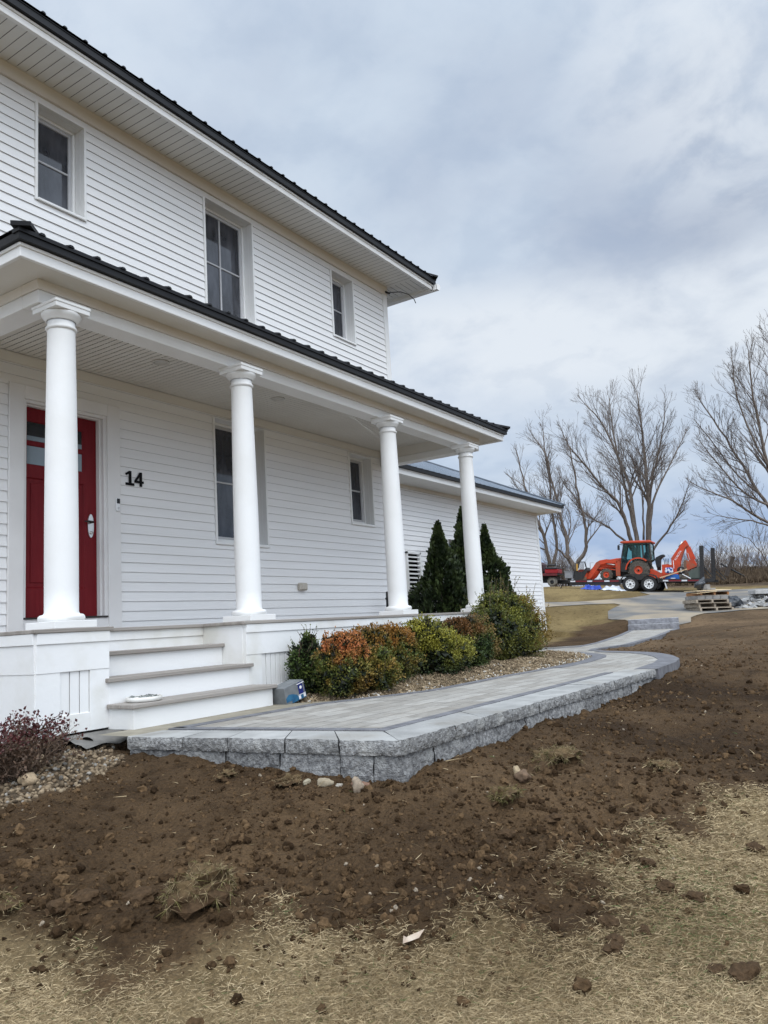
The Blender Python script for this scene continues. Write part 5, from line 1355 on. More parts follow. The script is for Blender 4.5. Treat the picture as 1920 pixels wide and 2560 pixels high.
boom = P2([(1.10, .66), (1.02, 1.00), (.97, 1.50), (1.25, 1.90), (1.53, 2.26), (1.60, 2.28), (1.66, 2.18), (1.70, 2.05), (1.60, 1.98), (1.56, 1.92), (1.40, 1.50), (1.32, 1.08), (1.24, .78)])
for yy in (-.13, .07): mb.prism(boom, yy, yy + .06, 'y')
mb.prism(P2([(1.12, .7), (1.06, 1.0), (1.02, 1.48), (1.28, 1.86), (1.54, 2.2), (1.58, 2.0), (1.38, 1.5), (1.28, 1.05), (1.2, .8)]), -.07, .07, 'y')
bo = mb.build('backhoe_boom', m_org, tk, local=True)
mb = MB(); mb.bar((tx(1.06), -.135, tz(1.40)), (tx(1.08), -.135, tz(1.05)), .025, .004, up=(0, 1, 0)); mb.build('boom_stripe', m_plwhite, bo, local=True)
def text(s, size, loc, rotx, name, mat, parent, ang=0, ex=.002):
    cu = bpy.data.curves.new(name, 'FONT'); cu.body = s; cu.size = size; cu.extrude = ex; cu.align_x = 'CENTER'; cu.align_y = 'CENTER'
    tmp = bpy.data.objects.new(name, cu); me = bpy.data.meshes.new_from_object(tmp); bpy.data.objects.remove(tmp); bpy.data.curves.remove(cu)
    me.materials.append(mat); o = bpy.data.objects.new(name, me); COL.objects.link(o); o.parent = parent; o.location = loc
    o.rotation_euler = (Matrix.Rotation(-ang, 3, 'Y') @ Matrix.Rotation(R(90), 3, 'X')).to_euler(); return o
text('KUBOTA', .12, (tx(1.27), -.134, tz(1.62)), 90, 'lettering', m_plwhite, bo, R(57))
mb = MB(); stick = P2([(1.54, 2.12), (1.70, 2.10), (1.86, 1.68), (1.92, 1.42), (2.02, 1.22), (1.95, 1.10), (1.85, 1.12), (1.72, 1.30), (1.62, 1.62), (1.60, 1.86)])
mb.prism(stick, -.07, .07, 'y'); mb.bar((tx(1.74), 0, tz(2.0)), (tx(1.95), 0, tz(1.45)), .06); mb.build('backhoe_stick', m_org, tk, local=True)
mb = MB(); mb.bar((tx(1.66), -.075, tz(1.72)), (tx(1.74), -.075, tz(1.42)), .03, .004, up=(0, 1, 0)); mb.tube([(tx(1.30), .0, tz(2.0)), (tx(1.45), 0, tz(2.22))], .035, 8); mb.build('ram', m_steel, tk, local=True)
mb = MB(); kb = P2([(1.50, 1.36), (1.62, 1.40), (1.86, 1.28), (2.02, 1.12), (1.80, 1.02), (1.66, .96), (1.50, 1.04)])
for yy in (-.24, .22): mb.mat(0).prism(kb, yy, yy + .02, 'y')
for p, q in zip(kb[3:], kb[4:] + kb[:1]): mb.mat(1).add([(p[0], -.24, p[1]), (q[0], -.24, q[1]), (q[0], .24, q[1]), (p[0], .24, p[1])], [(0, 1, 2, 3)], False)
mb.mat(1).prism(P2([(1.50, 1.36), (1.60, 1.38), (1.62, 1.0), (1.50, 1.04)]), -.25, -.235, 'y')
mb.build('backhoe_bucket', [m_orgd, m_mud], tk, local=True)
# --- load on the trailer
def lt(name, label, cat, mb, mats, group=None, x=0, y=0, z=.56):
    o = mb.build(name, mats, None); o.matrix_world = TM; WL[o.name] = None
    # put the origin at the thing's own base
    off = Vector((x, y, z)); o.data.transform(Matrix.Translation(-off)); o.matrix_world = TM @ Matrix.Translation(off)
    return setp(o, label, cat, group)
mb = MB(); mb.bar((.42, -.02, .60), (1.50, .30, .98), .14, .045); lt('wooden_plank', 'tan plank leaning from the trailer fender up to the backhoe bucket', 'plank', mb, m_plank, x=.95, z=.6)
m_blue = M('blue_plastic', (.012, .085, .30), (.018, .11, .36), scale=5, rough=.35)
mb = MB(); mb.prism([(.62, .56), (.64, .66), (.80, .72), (1.08, .77), (1.18, .73), (1.22, .56)], .10, .55, 'y'); o = lt('storage_tub', 'bright blue plastic tub low on the trailer under the plank', 'tub', mb, m_blue, x=.92, y=.3)
mb = MB(); mb.box(.86, 1.05, .092, .098, .575, .60); q = mb.build('label', m_plwhite, o, local=True); q.data.transform(Matrix.Translation((-.92, -.3, -.56)))
m_bagb = M('blue_white_print', (.02, .05, .22), (.65, .68, .75), scale=11, rough=.5, lo=.5, hi=.54)
mb = MB(); mb.bbox(.64, .96, -.0, .28, .80, 1.05, .05); lt('printed_bag', 'blue and white printed bag standing behind the plank by the backhoe', 'bag', mb, m_bagb, x=.8, y=.15, z=.8)
mb = MB(); wheel_r = .16; mb.lathe([(.09, 0), (.15, .0), (.165, .03), (.165, .09), (.15, .12), (.09, .12)], (1.27, .2, .93), 24, 'y', close=False); lt('spare_tyre', 'small black tyre lying behind the plank at the foot of the backhoe boom', 'tyre', mb, m_tyre, x=1.27, y=.2, z=.77)
m_tub = M('dark_green_tarp', (.055, .07, .058), (.085, .10, .085), scale=3, rough=.5)
mb = MB(); mb.prism([(1.62, .58), (1.58, .84), (2.02, 1.08), (2.10, 1.0), (2.10, .58)], .12, 1.2, 'y'); lt('green_tarp_bundle', 'dark grey-green covered bundle against the near ramp', 'tarp bundle', mb, m_tub, x=1.85, y=.6)
mb = MB(); mb.bar((1.34, .04, .76), (1.66, .10, .57), .10, .03); lt('metal_plate', 'short pale metal plate leaning down in front of the green bundle', 'plate', mb, m_plwhite, x=1.5, y=.07)
mb = MB()
for i in range(7):
    a = rnd.uniform(1.12, 1.5); mb.bbox(a, a + rnd.uniform(.1, .22), rnd.uniform(.1, .3), rnd.uniform(.32, .5), .56, rnd.uniform(.64, .80), .02)
lt('tool_pile', 'dark jumble of tools between the blue tub and the green bundle', 'tools', mb, M('dark_tools', (.05, .045, .04), (.16, .14, .11), scale=9, rough=.7), x=1.3, y=.3)
mb = MB()
mb.box(-3.35, -3.05, .3, .36, .56, .98)
for i in range(6): mb.bar((-3.16 + i * .055, .25, .92), (-3.16 + i * .05, .25, 1.36), .018, .03)
mb.bar((-3.18, .25, 1.36), (-2.84, .25, 1.37), .03); mb.bar((-2.84, .25, 1.37), (-2.78, .25, 1.12), .05); mb.prism([(-3.35, .56), (-3.28, .92), (-2.95, .92), (-2.78, 1.12), (-2.72, .98), (-2.92, .60)], .25, .95, 'y')
o = lt('pallet_fork_attachment', 'black pallet fork attachment with slatted backrest at the front of the trailer', 'fork attachment', mb, m_frame, x=-3.05, y=.5)
mb = MB(); mb.bbox(-3.22, -3.16, .22, .25, .96, 1.28, .01); q = mb.build('warning_marker', M('amber', (.55, .30, .05), rough=.5), o, local=True); q.data.transform(Matrix.Translation((3.05, -.5, -.56)))
mb = MB(); mb.bbox(-3.75, -3.40, .15, .55, .62, .93, .02); mb.bbox(-3.77, -3.38, .13, .57, .93, .965, .01); lt('tool_box', 'grey lidded box on the front of the trailer', 'box', mb, M('grey_plastic', (.20, .205, .215), (.25, .25, .26), scale=8, rough=.5), x=-3.57, y=.35, z=.62)
mb = MB(); mb.tube([(-2.68, .6, .98), (-2.68, .6, 1.34), (-2.40, .6, 1.34), (-2.40, .6, .98)], .014, 6); mb.bar((-2.68, .6, 1.02), (-2.40, .6, 1.02), .03); lt('steel_hoop', 'thin grey steel hoop standing behind the loader bucket', 'hoop', mb, m_steel, x=-2.54, y=.6, z=.98)
# sheets on the grass below
def sheet(name, label, cat, x0, x1, y0, y1, z0, z1, mat, seed):
    nx, ny = 26, 14; V = []; 
    for j in range(ny):
        for i in range(nx):
            a, b = i / (nx - 1), j / (ny - 1); e = min(a, 1 - a, b, 1 - b) * 4
            zz = z0 + (z1 - z0) * min(1, e) * (.55 + .6 * float(vnoise(a * 5 + seed, b * 4, seed))) + .05 * float(vnoise(a * 12, b * 9, seed))
            V.append(TM @ Vector((x0 + (x1 - x0) * a + .08 * float(vnoise(b * 5, seed)), y0 + (y1 - y0) * b, 0)) + Vector((0, 0, 0)))
            g = float(H0(V[-1].x, V[-1].y)); V[-1] = (V[-1].x, V[-1].y, g + max(.01, zz))
    F = [(j * nx + i, j * nx + i + 1, (j + 1) * nx + i + 1, (j + 1) * nx + i) for j in range(ny - 1) for i in range(nx - 1)]
    c = TM @ Vector(((x0 + x1) / 2, (y0 + y1) / 2, 0)); g = float(H0(c.x, c.y))
    return setp(np_mesh(name, V, F, mat, smooth=True, loc=(c.x, c.y, g)), label, cat)
sheet('blue_tarp', 'crumpled blue tarp on the grass in front of the trailer', 'tarp', -2.75, -1.95, -.9, .2, .0, .20, M('blue_tarp', (.015, .035, .22), (.03, .08, .42), scale=4, rough=.45), 2)
sheet('plastic_sheet', 'crumpled translucent white plastic sheet beside the blue tarp', 'plastic sheet', -2.05, -.95, -.85, .2, .0, .22, M('milky_plastic', (.62, .64, .68), (.42, .45, .50), scale=5, rough=.35), 5)
# --- tow vehicle half hidden by the wing
tv = thing('tow_truck_bed', 'rear of a dark red work vehicle with engine box, half hidden by the white wing', 'truck', mat=TM @ Matrix.Translation((-4.78, 1.0, .05)))
mb = MB(); mb.box(-1.6, .75, -.9, .9, .74, .80); mb.mat(1).box(-1.6, .70, -.92, -.90, .70, .81); mb.mat(0); mb.bar((-.2, -.2, .5), (.95, 0, .45), .12); mb.box(-1.5, .5, -.4, .4, .40, .72); mb.build('truck_frame', [m_frame, M('dark_red_paint', (.10, .012, .014), (.14, .02, .02), scale=6, rough=.4)], tv, local=True)
mb = MB(); mb.bbox(.0, .62, -.5, .3, .82, 1.02, .03); mb.mat(1).bbox(.02, .6, -.52, .32, 1.02, 1.10, .03); mb.mat(1).tube([(.1, -.3, 1.1), (.1, -.3, 1.22), (.5, -.3, 1.22)], .04, 8); mb.build('engine_box', [M('red_engine_paint', (.30, .012, .014), (.24, .01, .012), scale=6, rough=.4), m_blackpl], tv, local=True)
mb = MB(); mb.bbox(-.62, -.12, -.5, .4, .82, 1.36, .12); mb.build('tank', M('dark_maroon_tank', (.05, .012, .016), (.03, .01, .012), scale=5, rough=.4), tv, local=True)
mb = MB(); mb.lathe([(.0, -.62), (.12, -.62), (.20, -.6), (.23, -.5), (.23, -.38), (0, -.38)], (.35, 0, .45), 22, 'y', close=False); mb.mat(1).lathe([(.09, -.63), (.08, -.65), (0, -.65)], (.38, 0, .42), 14, 'y'); mb.build('winch_drum', [M('pale_metal', (.40, .38, .33), (.28, .26, .22), scale=12, rough=.6), m_blackpl], tv, local=True)
mb = MB(); mb.tube([(.35 + .48 * math.cos(R(a)) * 1.1, -.64, .42 + .50 * math.sin(R(a))) for a in range(195, 352, 8)], .022, 6); mb.build('hose', m_blackpl, tv, local=True)
wheel(tv, -.55, -.85, .36, .36, .24, .2, M('grey_rim', (.30, .29, .27), rough=.5), m_tyre, 6, -1)

# ------------------------------------------------------------------ pallets, bags, rubble
PO = (20.72, -1.42, float(H0(20.9, -1.7)) + .0)
PM = frame(PO, (.62, -.78, -.03))
m_pal = M('weathered_pallet', (.27, .22, .165), (.40, .34, .27), scale=7, rough=.9, stretch=(1, 1, 4))
m_palo = M('new_pallet_block', (.42, .20, .09), (.50, .27, .13), scale=8, rough=.85)
m_ply = M('plywood', (.62, .47, .28), (.70, .56, .36), scale=5, rough=.75)
def pallet(label, x, y, z, w, d, hh, mats=None, yawr=0.):
    Mx = PM @ Matrix.Translation((x, y, z)) @ Matrix.Rotation(yawr, 4, 'Z')
    t = thing('wooden_pallet', label, 'pallet', mat=Mx, group='pallets in the stack')
    s = .018
    mb = MB()
    for i in range(6): a = i * d / 6; mb.box(0, w, a + .01, a + d / 6 - .03, hh - s, hh)
    for i in range(3): a = i * (d - .1) / 2; mb.box(0, w, a, a + .1, 0, s)
    mb.build('deck_boards', m_pal, t, local=True)
    mb = MB()
    for i in range(3): a = i * (w - .06) / 2; mb.box(a, a + .06, -.004, d, s, hh - s)
    mb.build('stringers', mats or m_pal, t, local=True)
    return t
pallet('bottom pallet of the stack beside the rubble', .0, 0, .0, 1.10, .95, .125)
pallet('second pallet from the bottom of the stack', -.02, .03, .127, 1.08, .95, .135, yawr=.02)
pallet('third pallet, carrying a layer of grey pavers', -.12, -.02, .265, 1.06, .95, .115, yawr=-.02)
pallet('top pallet with orange-brown blocks under the plywood', .06, .02, .50, .94, .95, .125, m_palo)
def pt(name, label, cat, mb, mats, x, y, z, group=None):
    o = mb.build(name, mats, None); off = Vector((x, y, z)); o.data.transform(Matrix.Translation(-off)); o.matrix_world = PM @ Matrix.Translation(off); WL[o.name] = None
    return setp(o, label, cat, group)
m_grp = M('grey_paver', (.20, .19, .18), (.28, .27, .255), scale=9, rough=.9, bump=.4, bscale=40)
for i in range(4):
    mb = MB(); mb.bbox(-.05 + i * .253, -.05 + i * .253 + .245, .0, .85, .382, .498, .008); pt('paver_block', ('grey paver block at the left end of the layer on the third pallet', 'grey paver block second from left on the third pallet', 'grey paver block third from left on the third pallet', 'grey paver block at the right end on the third pallet')[i], 'paver', mb, m_grp, .07 + i * .253, .4, .382, 'pavers layered on the third pallet')
mb = MB(); mb.add([(-.08, -.05, .635), (1.05, -.06, .66), (1.06, .95, .70), (-.02, .95, .66), (-.08, -.05, .655), (1.05, -.06, .68), (1.06, .95, .72), (-.02, .95, .68)], [(0, 3, 2, 1), (4, 5, 6, 7), (0, 1, 5, 4), (1, 2, 6, 5), (2, 3, 7, 6), (3, 0, 4, 7)], False); pt('plywood_sheet', 'pale plywood sheet covering the pallet stack', 'plywood', mb, m_ply, .5, .4, .64)
mb = MB(); mb.add([(-.10, -.08, .565), (.55, -.09, .615), (.6, .5, .63), (.0, .5, .60), (-.10, -.08, .58), (.55, -.09, .63), (.6, .5, .645), (.0, .5, .615)], [(0, 3, 2, 1), (4, 5, 6, 7), (0, 1, 5, 4), (1, 2, 6, 5), (2, 3, 7, 6), (3, 0, 4, 7)], False); pt('plywood_scrap', 'smaller plywood scrap poking out under the plywood sheet at left', 'plywood', mb, m_ply, .2, .2, .57)
mb = MB(); mb.bbox(.34, .62, .10, .3, .675, .735, .008); pt('paver_slab', 'single grey slab lying at the front of the plywood', 'paver', mb, m_grp, .48, .2, .675)
mb = MB(); mb.bbox(.36, .62, .42, .7, .69, .865, .01); pt('concrete_block', 'upright grey concrete block behind the slab on the plywood', 'block', mb, m_grp, .49, .55, .69)
m_bag = M('black_polythene', (.012, .014, .018), (.03, .035, .042), scale=6, rough=.22, bump=.8, bscale=9, bdist=.05, spec=.5)
def bagmesh(name, label, cat, fn, seed, mat=m_bag, sub=4):
    v, f = ico(sub); n = fbm(v[:, 0] * 2.2 + seed, v[:, 1] * 2.2, v[:, 2] * 2.2, 4); n2 = np.abs(fbm(v[:, 0] * 4.5, v[:, 1] * 4.5 + seed, v[:, 2] * 1.5, 2))
    v = v * (1 + .20 * n - .13 * n2)[:, None]; v = fn(v); c = v.mean(0); c[2] = v[:, 2].min()
    W_ = np.array([list(PM @ Vector(p)) for p in v]); cc = PM @ Vector(c)
    return setp(np_mesh(name, W_, f, mat, smooth=True, loc=tuple(cc)), label, cat)
def bag1(v):
    t = np.clip(v[:, 2], -1, 1); x = .16 * v[:, 0] * (1 - .72 * np.clip(t, 0, 1)) + .26 + .17 * np.clip(t + .4, 0, 2) ** 1.2 * .72; z = .68 + .21 * (t + 1) * 1.02; y = .45 + .16 * v[:, 1] * (1 - .6 * np.clip(t, 0, 1)); return np.stack([x, y, np.maximum(z, .665)], -1)
bagmesh('bin_bag', 'black plastic bag slumped and pointing up on top of the pallet stack', 'plastic bag', bag1, 3)
def bag2(v):
    z = .25 + .26 * v[:, 2]; z = np.where(v[:, 2] < -.3, np.maximum(z, .0), z); return np.stack([1.46 + .37 * v[:, 0] * (1 - .2 * v[:, 2]), .75 + .4 * v[:, 1], z], -1)
bagmesh('covered_pile', 'heap under a black plastic cover between pallets and rubble', 'covered pile', bag2, 8)
# rubble: broken slabs one by one
m_rub = [M('rubble_grey', (.24, .235, .23), (.33, .325, .31), scale=9, rough=.9, bump=.5, bscale=40), M('rubble_pale', (.36, .355, .34), (.44, .43, .42), scale=9, rough=.9, bump=.5, bscale=40), M('rubble_dark', (.15, .15, .155), (.22, .22, .22), scale=9, rough=.9, bump=.5, bscale=40)]
for i in range(58):
    row = rnd.random(); x = 1.42 + rnd.random() ** .8 * 1.45; top = .48 * min(1, max(.1, (x - 1.4) * .95)); z = top * row; y = .18 + row * .75 + rnd.uniform(-.12, .12)
    a, b, c = rnd.uniform(.09, .19), rnd.uniform(.06, .12), rnd.uniform(.025, .05)
    mb = MB(); mb.prism([(-a, -b), (a * rnd.uniform(.6, 1), -b * rnd.uniform(.7, 1)), (a, b * rnd.uniform(.3, 1)), (a * rnd.uniform(-.2, .4), b), (-a * rnd.uniform(.7, 1), b * rnd.uniform(.5, 1))], -c, c, 'z')
    o = mb.build('rubble_piece', rnd.choice(m_rub)); o.matrix_world = PM @ Matrix.Translation((x, y, z + .06)) @ Matrix.Rotation(rnd.uniform(0, 6.3), 4, 'Z') @ Matrix.Rotation(rnd.uniform(-.9, .9), 4, 'X') @ Matrix.Rotation(rnd.uniform(-.7, .7), 4, 'Y')
    WL[o.name] = None; setp(o, 'broken grey paving fragment in the rubble heap by the driveway', 'paving fragment', 'broken paving in the rubble heap')
mb = MB(); mb.bbox(2.15, 2.75, .5, .95, .52, .66, .012); pt('concrete_slab', 'large pale slab lying on top of the rubble heap', 'slab', mb, m_rub[1], 2.45, .7, .52)
# leaning post and pole on the bank
def hz(x, y): return float(ground_z(np.array([x]), np.array([y]))[0])
# ------------------------------------------------------------------ bare trees
m_bark2 = M('dark_bark', (.125, .104, .094), (.21, .18, .16), scale=8, rough=.95, spec=.1)
def px(x, y, d): return CAM + (fw + rt * ((x - 960) / 1961.64) - up * ((y - 1280) / 1961.64)) * d
def zc(x, y): return 1240 + x / 2.44, 800 + y / 2.44
class Tree:
    def __init__(s, label, cx, cy, zb, group=None, seed=1, minr=.0075):
        s.o = thing('bare_tree', label, 'tree', (cx, cy, zb), group); s.t = MB(); s.c = MB(); s.rg = random.Random(seed); s.minr = minr
    def rv(s, k): return Vector((s.rg.gauss(0, k), s.rg.gauss(0, k), s.rg.gauss(0, k)))
    def grow(s, p, d, ln, r, lv, upb=.07, spread=.7):
        if r < s.minr * .45 or ln < .15 or lv > 6: return
        n = 4 if lv < 3 else 3; pts = [p]; q = p
        for i in range(n):
            d = (d + s.rv(.07) + Vector((0, 0, upb))).normalized(); q = q + d * (ln / n); pts.append(q)
        rr = [max(s.minr * .8, r * (1 - .55 * i / n)) for i in range(n + 1)]
        (s.t if r > .06 else s.c).tube(pts, rr, 6 if r > .05 else 3, cap=False)
        s.sprout(pts, rr, ln, lv, upb, spread, side=False)
    def sprout(s, pts, rr, ln, lv, upb, spread, t0=.25, k=None, side=True):
        k = k if k is not None else (6 if lv < 2 else 4 if lv < 4 else 3)
        n = len(pts) - 1
        for j in range(k):
            t = t0 + (1 - t0) * (j + s.rg.uniform(.2, .9)) / k; f = min(t, .999) * n; i = int(f); p = pts[i].lerp(pts[i + 1], f - i); dd = (pts[i + 1] - pts[i]).normalized()
            o = s.rv(1); o = (o - dd * o.dot(dd)).normalized()
            d = (dd + o * s.rg.uniform(.6, 1.2) * spread).normalized()
            r = (rr[i] + (rr[i + 1] - rr[i]) * (f - i)) * s.rg.uniform(.42, .62)
            s.grow(p, d, ln * s.rg.uniform(.42, .68) * (1.42 - .80 * t if lv == 1 and side else 1.08), r, lv + 1, upb, spread)
        # leader
        dd = (pts[-1] - pts[-2]).normalized(); s.grow(pts[-1], (dd + s.rv(.12)).normalized(), ln * (.22 if lv == 1 and side else s.rg.uniform(.35, .5)), rr[-1], lv + 1, upb, spread)
    def limb(s, P, r0, r1, k=9, ln=None, t0=.33, upb=.07, spread=.62):
        pts = [Vector(p) for p in P]
        # smooth
        q = []
        for i in range(len(pts) - 1):
            p0 = pts[max(i - 1, 0)]; p1 = pts[i]; p2 = pts[i + 1]; p3 = pts[min(i + 2, len(pts) - 1)]
            for j in range(3):
                t = j / 3; q.append(.5 * ((2 * p1) + (-p0 + p2) * t + (2 * p0 - 5 * p1 + 4 * p2 - p3) * t * t + (-p0 + 3 * p1 - 3 * p2 + p3) * t ** 3) + s.rv(.02))
        q.append(pts[-1]); n = len(q) - 1
        rr = [r0 + (r1 - r0) * (i / n) ** .8 for i in range(n + 1)]
        s.t.tube(q, rr, 8, cap=True)
        L_ = sum((b - a).length for a, b in zip(q[:-1], q[1:]))
        s.sprout(q, rr, ln or min(3.0, L_ * .27), 1, upb, spread, t0, k)
    def done(s):
        s.t.build('trunk', m_bark, s.o, fixn=False); s.c.build('crown', m_bark2, s.o, fixn=False); return s.o
def trace(T, pts, d0, dd, r0, r1, **kw):
    n = len(pts) - 1; T.limb([px(*zc(*p), d0 + dd * i / n) for i, p in enumerate(pts)], r0 * .60, r1 * .55, **kw)
def base(x, y, d):
    p = px(*zc(x, y), d); return p.x, p.y, float(H0(p.x, p.y))
g1 = 'bare trees behind the trailer'
T = Tree('leftmost bare tree, forking low beside the white wing', *base(330, 1540, 46), g1, 3)
trace(T, [(335, 1580), (328, 1500), (312, 1420), (290, 1310), (240, 1215), (205, 1100), (165, 960), (130, 820)], 46, -1, .26, .05, k=15)
trace(T, [(338, 1560), (350, 1480), (372, 1390), (356, 1250), (335, 1130), (325, 980), (300, 820), (290, 700)], 46, 1.5, .22, .05, k=16)
trace(T, [(290, 1400), (262, 1385), (240, 1375)], 46, -.5, .08, .03, k=5, ln=1.2)
trace(T, [(300, 1350), (230, 1160), (150, 1050), (90, 960)], 46.5, -1, .09, .03, k=8)
T.done()
T = Tree('second bare tree, spreading in three stems left of the tractor', *base(478, 1520, 45), g1, 5)
trace(T, [(490, 1560), (475, 1500), (440, 1440), (435, 1380), (410, 1250), (372, 1100), (335, 960), (300, 820), (240, 730)], 45, 1.5, .30, .05, k=17)
trace(T, [(485, 1530), (500, 1480), (535, 1430), (550, 1350), (545, 1250), (520, 1150), (490, 1010), (470, 880), (440, 760)], 45, -1.5, .24, .05, k=17)
trace(T, [(440, 1460), (400, 1420), (372, 1392), (372, 1350)], 45, -.5, .12, .04, k=5, ln=1.6)
trace(T, [(520, 1160), (470, 1060), (420, 1010), (370, 900)], 44.6, -.5, .09, .03, k=8)
T.done()
T = Tree('largest bare tree, wide fan of stems rising behind the tractor cab', *base(880, 1500, 48), g1, 8)
trace(T, [(850, 1520), (838, 1400), (815, 1310), (780, 1200), (740, 1110), (660, 1030), (560, 900), (470, 800), (410, 700)], 48, -2, .28, .05, k=20)
trace(T, [(872, 1520), (862, 1380), (840, 1200), (820, 1050), (790, 930), (710, 760), (640, 620), (540, 510)], 48, 1.5, .30, .05, k=20)
trace(T, [(880, 1520), (850, 1300), (800, 1100), (760, 900), (720, 720), (700, 560), (690, 480)], 48.5, 2.5, .20, .04, k=19)
trace(T, [(935, 1520), (932, 1330), (935, 1150), (915, 950), (900, 760), (880, 600), (860, 440)], 48, 0, .34, .05, k=21)
trace(T, [(930, 1450), (925, 1200), (945, 1040), (975, 880), (1010, 720), (1030, 560)], 48, -2, .22, .04, k=19)
trace(T, [(935, 1300), (955, 1120), (1020, 960), (1090, 830), (1150, 700)], 48, 1.5, .16, .04, k=18)
trace(T, [(940, 1480), (965, 1390), (1045, 1290), (1110, 1180), (1150, 1080), (1185, 990)], 48, -1.5, .15, .035, k=16)
trace(T, [(830, 1400), (760, 1330), (690, 1270), (590, 1215), (500, 1140), (440, 1070)], 48, -1, .14, .035, k=16)
trace(T, [(900, 1340), (898, 1210), (890, 1050), (850, 900), (800, 760)], 48, .5, .12, .035, k=16)
T.done()
T = Tree('bare tree at the right edge, limbs sweeping left into view', *base(1830, 1520, 40), None, 12)
trace(T, [(1835, 1600), (1825, 1400), (1815, 1230)], 40, 0, .42, .36, k=0)
trace(T, [(1815, 1240), (1730, 1090), (1660, 900), (1600, 620), (1560, 400), (1540, 200)], 40, -1, .24, .04, k=21)
trace(T, [(1815, 1250), (1700, 1180), (1600, 1050), (1500, 880), (1400, 720), (1290, 560), (1240, 480)], 40, 1.5, .19, .04, k=21)
trace(T, [(1815, 1280), (1690, 1150), (1590, 1100), (1480, 1020), (1340, 860), (1250, 750)], 40, -1.5, .15, .035, k=20)
trace(T, [(1815, 1300), (1700, 1250), (1560, 1180), (1440, 1100), (1330, 1060), (1190, 990)], 40, -2, .16, .03, k=14, upb=.16)
trace(T, [(1815, 1300), (1740, 1290), (1600, 1230), (1480, 1215), (1340, 1190)], 40, 1, .12, .025, k=9, ln=2.0)
trace(T, [(1815, 1200), (1760, 900), (1740, 600), (1700, 300), (1690, 100)], 40, 1, .26, .05, k=20)
trace(T, [(1660, 900), (1560, 700), (1470, 480), (1450, 330), (1440, 220)], 39.4, 0, .10, .03, k=16)
trace(T, [(1600, 1050), (1480, 950), (1330, 760), (1220, 620)], 41, .5, .09, .03, k=17)
T.done()
T = Tree('thin leaning sapling at the far right, beyond the pole', *base(1690, 1560, 43), None, 17, .008)
trace(T, [(1690, 1600), (1650, 1480), (1590, 1390), (1540, 1330), (1470, 1310)], 43, 0, .07, .02, k=9, ln=1.6)
trace(T, [(1660, 1500), (1620, 1380), (1600, 1290)], 43, .4, .04, .015, k=7, ln=1.3)
T.done()
# pole and post on the bank
a = px(1815, 1440, 42.4); b = px(1833, 1392, 42.4)
mb = MB(); mb.bar(a, b, .26, .20); o = mb.build('timber_post', M('old_timber', (.055, .042, .034), (.10, .08, .066), scale=7, rough=.95, stretch=(3, 3, .4), bump=.4, bscale=20), loc=tuple(a)); setp(o, 'old timber post leaning right on the brushy bank', 'post')
mb = MB(); mb.tube([px(1801.5, 1409, 42.6), px(1884, 1453, 42.0)], .045, 8); o = mb.build('metal_pole', m_frame, loc=tuple(px(1884, 1453, 42.0))); setp(o, 'thin dark pole slanting down to the right in front of the brush', 'pole')
# brush
def brush():
    mb = MB(); rg = random.Random(5)
    def stem(p, d, ln, r, lv):
        pts = [p]; q = p
        for i in range(3): d = (d + Vector((rg.gauss(0, .16), rg.gauss(0, .16), .06))).normalized(); q = q + d * ln / 3; pts.append(q)
        mb.tube(pts, [r, r * .8, r * .6, r * .4], 3, cap=False)
        if lv < 3:
            for _ in range(3): stem(pts[rg.randint(1, 3)], (d + Vector((rg.gauss(0, .5), rg.gauss(0, .5), .1))).normalized(), ln * rg.uniform(.4, .7), max(.006, r * .6), lv + 1)
    def patch(x0, x1, d0, d1, n, hmin, hmax, lean=.4):
        for _ in range(n):
            x = rg.uniform(x0, x1); d = rg.uniform(d0, d1); p = px(x, 1450, d); p.z = float(H0(p.x, p.y)) - .05
            stem(p, Vector((rg.gauss(0, lean), rg.gauss(0, lean), 1)).normalized(), rg.uniform(hmin, hmax), rg.uniform(.010, .022), 1)
    patch(1375, 1432, 45, 47, 110, .8, 1.7, .25)
    patch(1432, 1560, 44, 47, 60, .2, .5)
    patch(1560, 1690, 44, 47, 70, .25, .6)
    patch(1690, 1790, 45, 48, 110, .5, 1.2)
    patch(1740, 1935, 44.5, 47.5, 190, .6, 1.5, .5)
    o = mb.build('brush', M('brush_twigs', (.13, .10, .085), (.22, .18, .15), scale=3, rough=.95, spec=.1), fixn=False)
    setp(o, 'tangled leafless brush along the top of the bank', 'brush', kind='stuff')
brush()
# low dead growth on the bank face
def bankgrass():
    n = 26000; x = rng.uniform(1640, 1960, n); d = rng.uniform(41, 48.5, n); ok = rng.random(n) < np.clip((x - 1640) / 110, 0, 1); x, d = x[ok], d[ok]; n = len(x)
    P = np.array([list(px(a, 1450, b)) for a, b in zip(x, d)]); P[:, 2] = H0(P[:, 0], P[:, 1]) - .02
    D = np.stack([rng.normal(size=n) * .45, rng.normal(size=n) * .45, np.ones(n)], -1)
    c = mixn((.075, .05, .034), (.20, .145, .09), rng.random(n)); ln = rng.uniform(.10, .38, n)
    V, F, C = blades(P, D, ln, rng.uniform(.03, .06, n), c, rng.normal(size=(n, 3)) * .08)
    setp(np_mesh('bank_weeds', V, F, m_blade, col=C), 'brown dead weeds covering the bank', 'weeds', kind='stuff')
bankgrass()
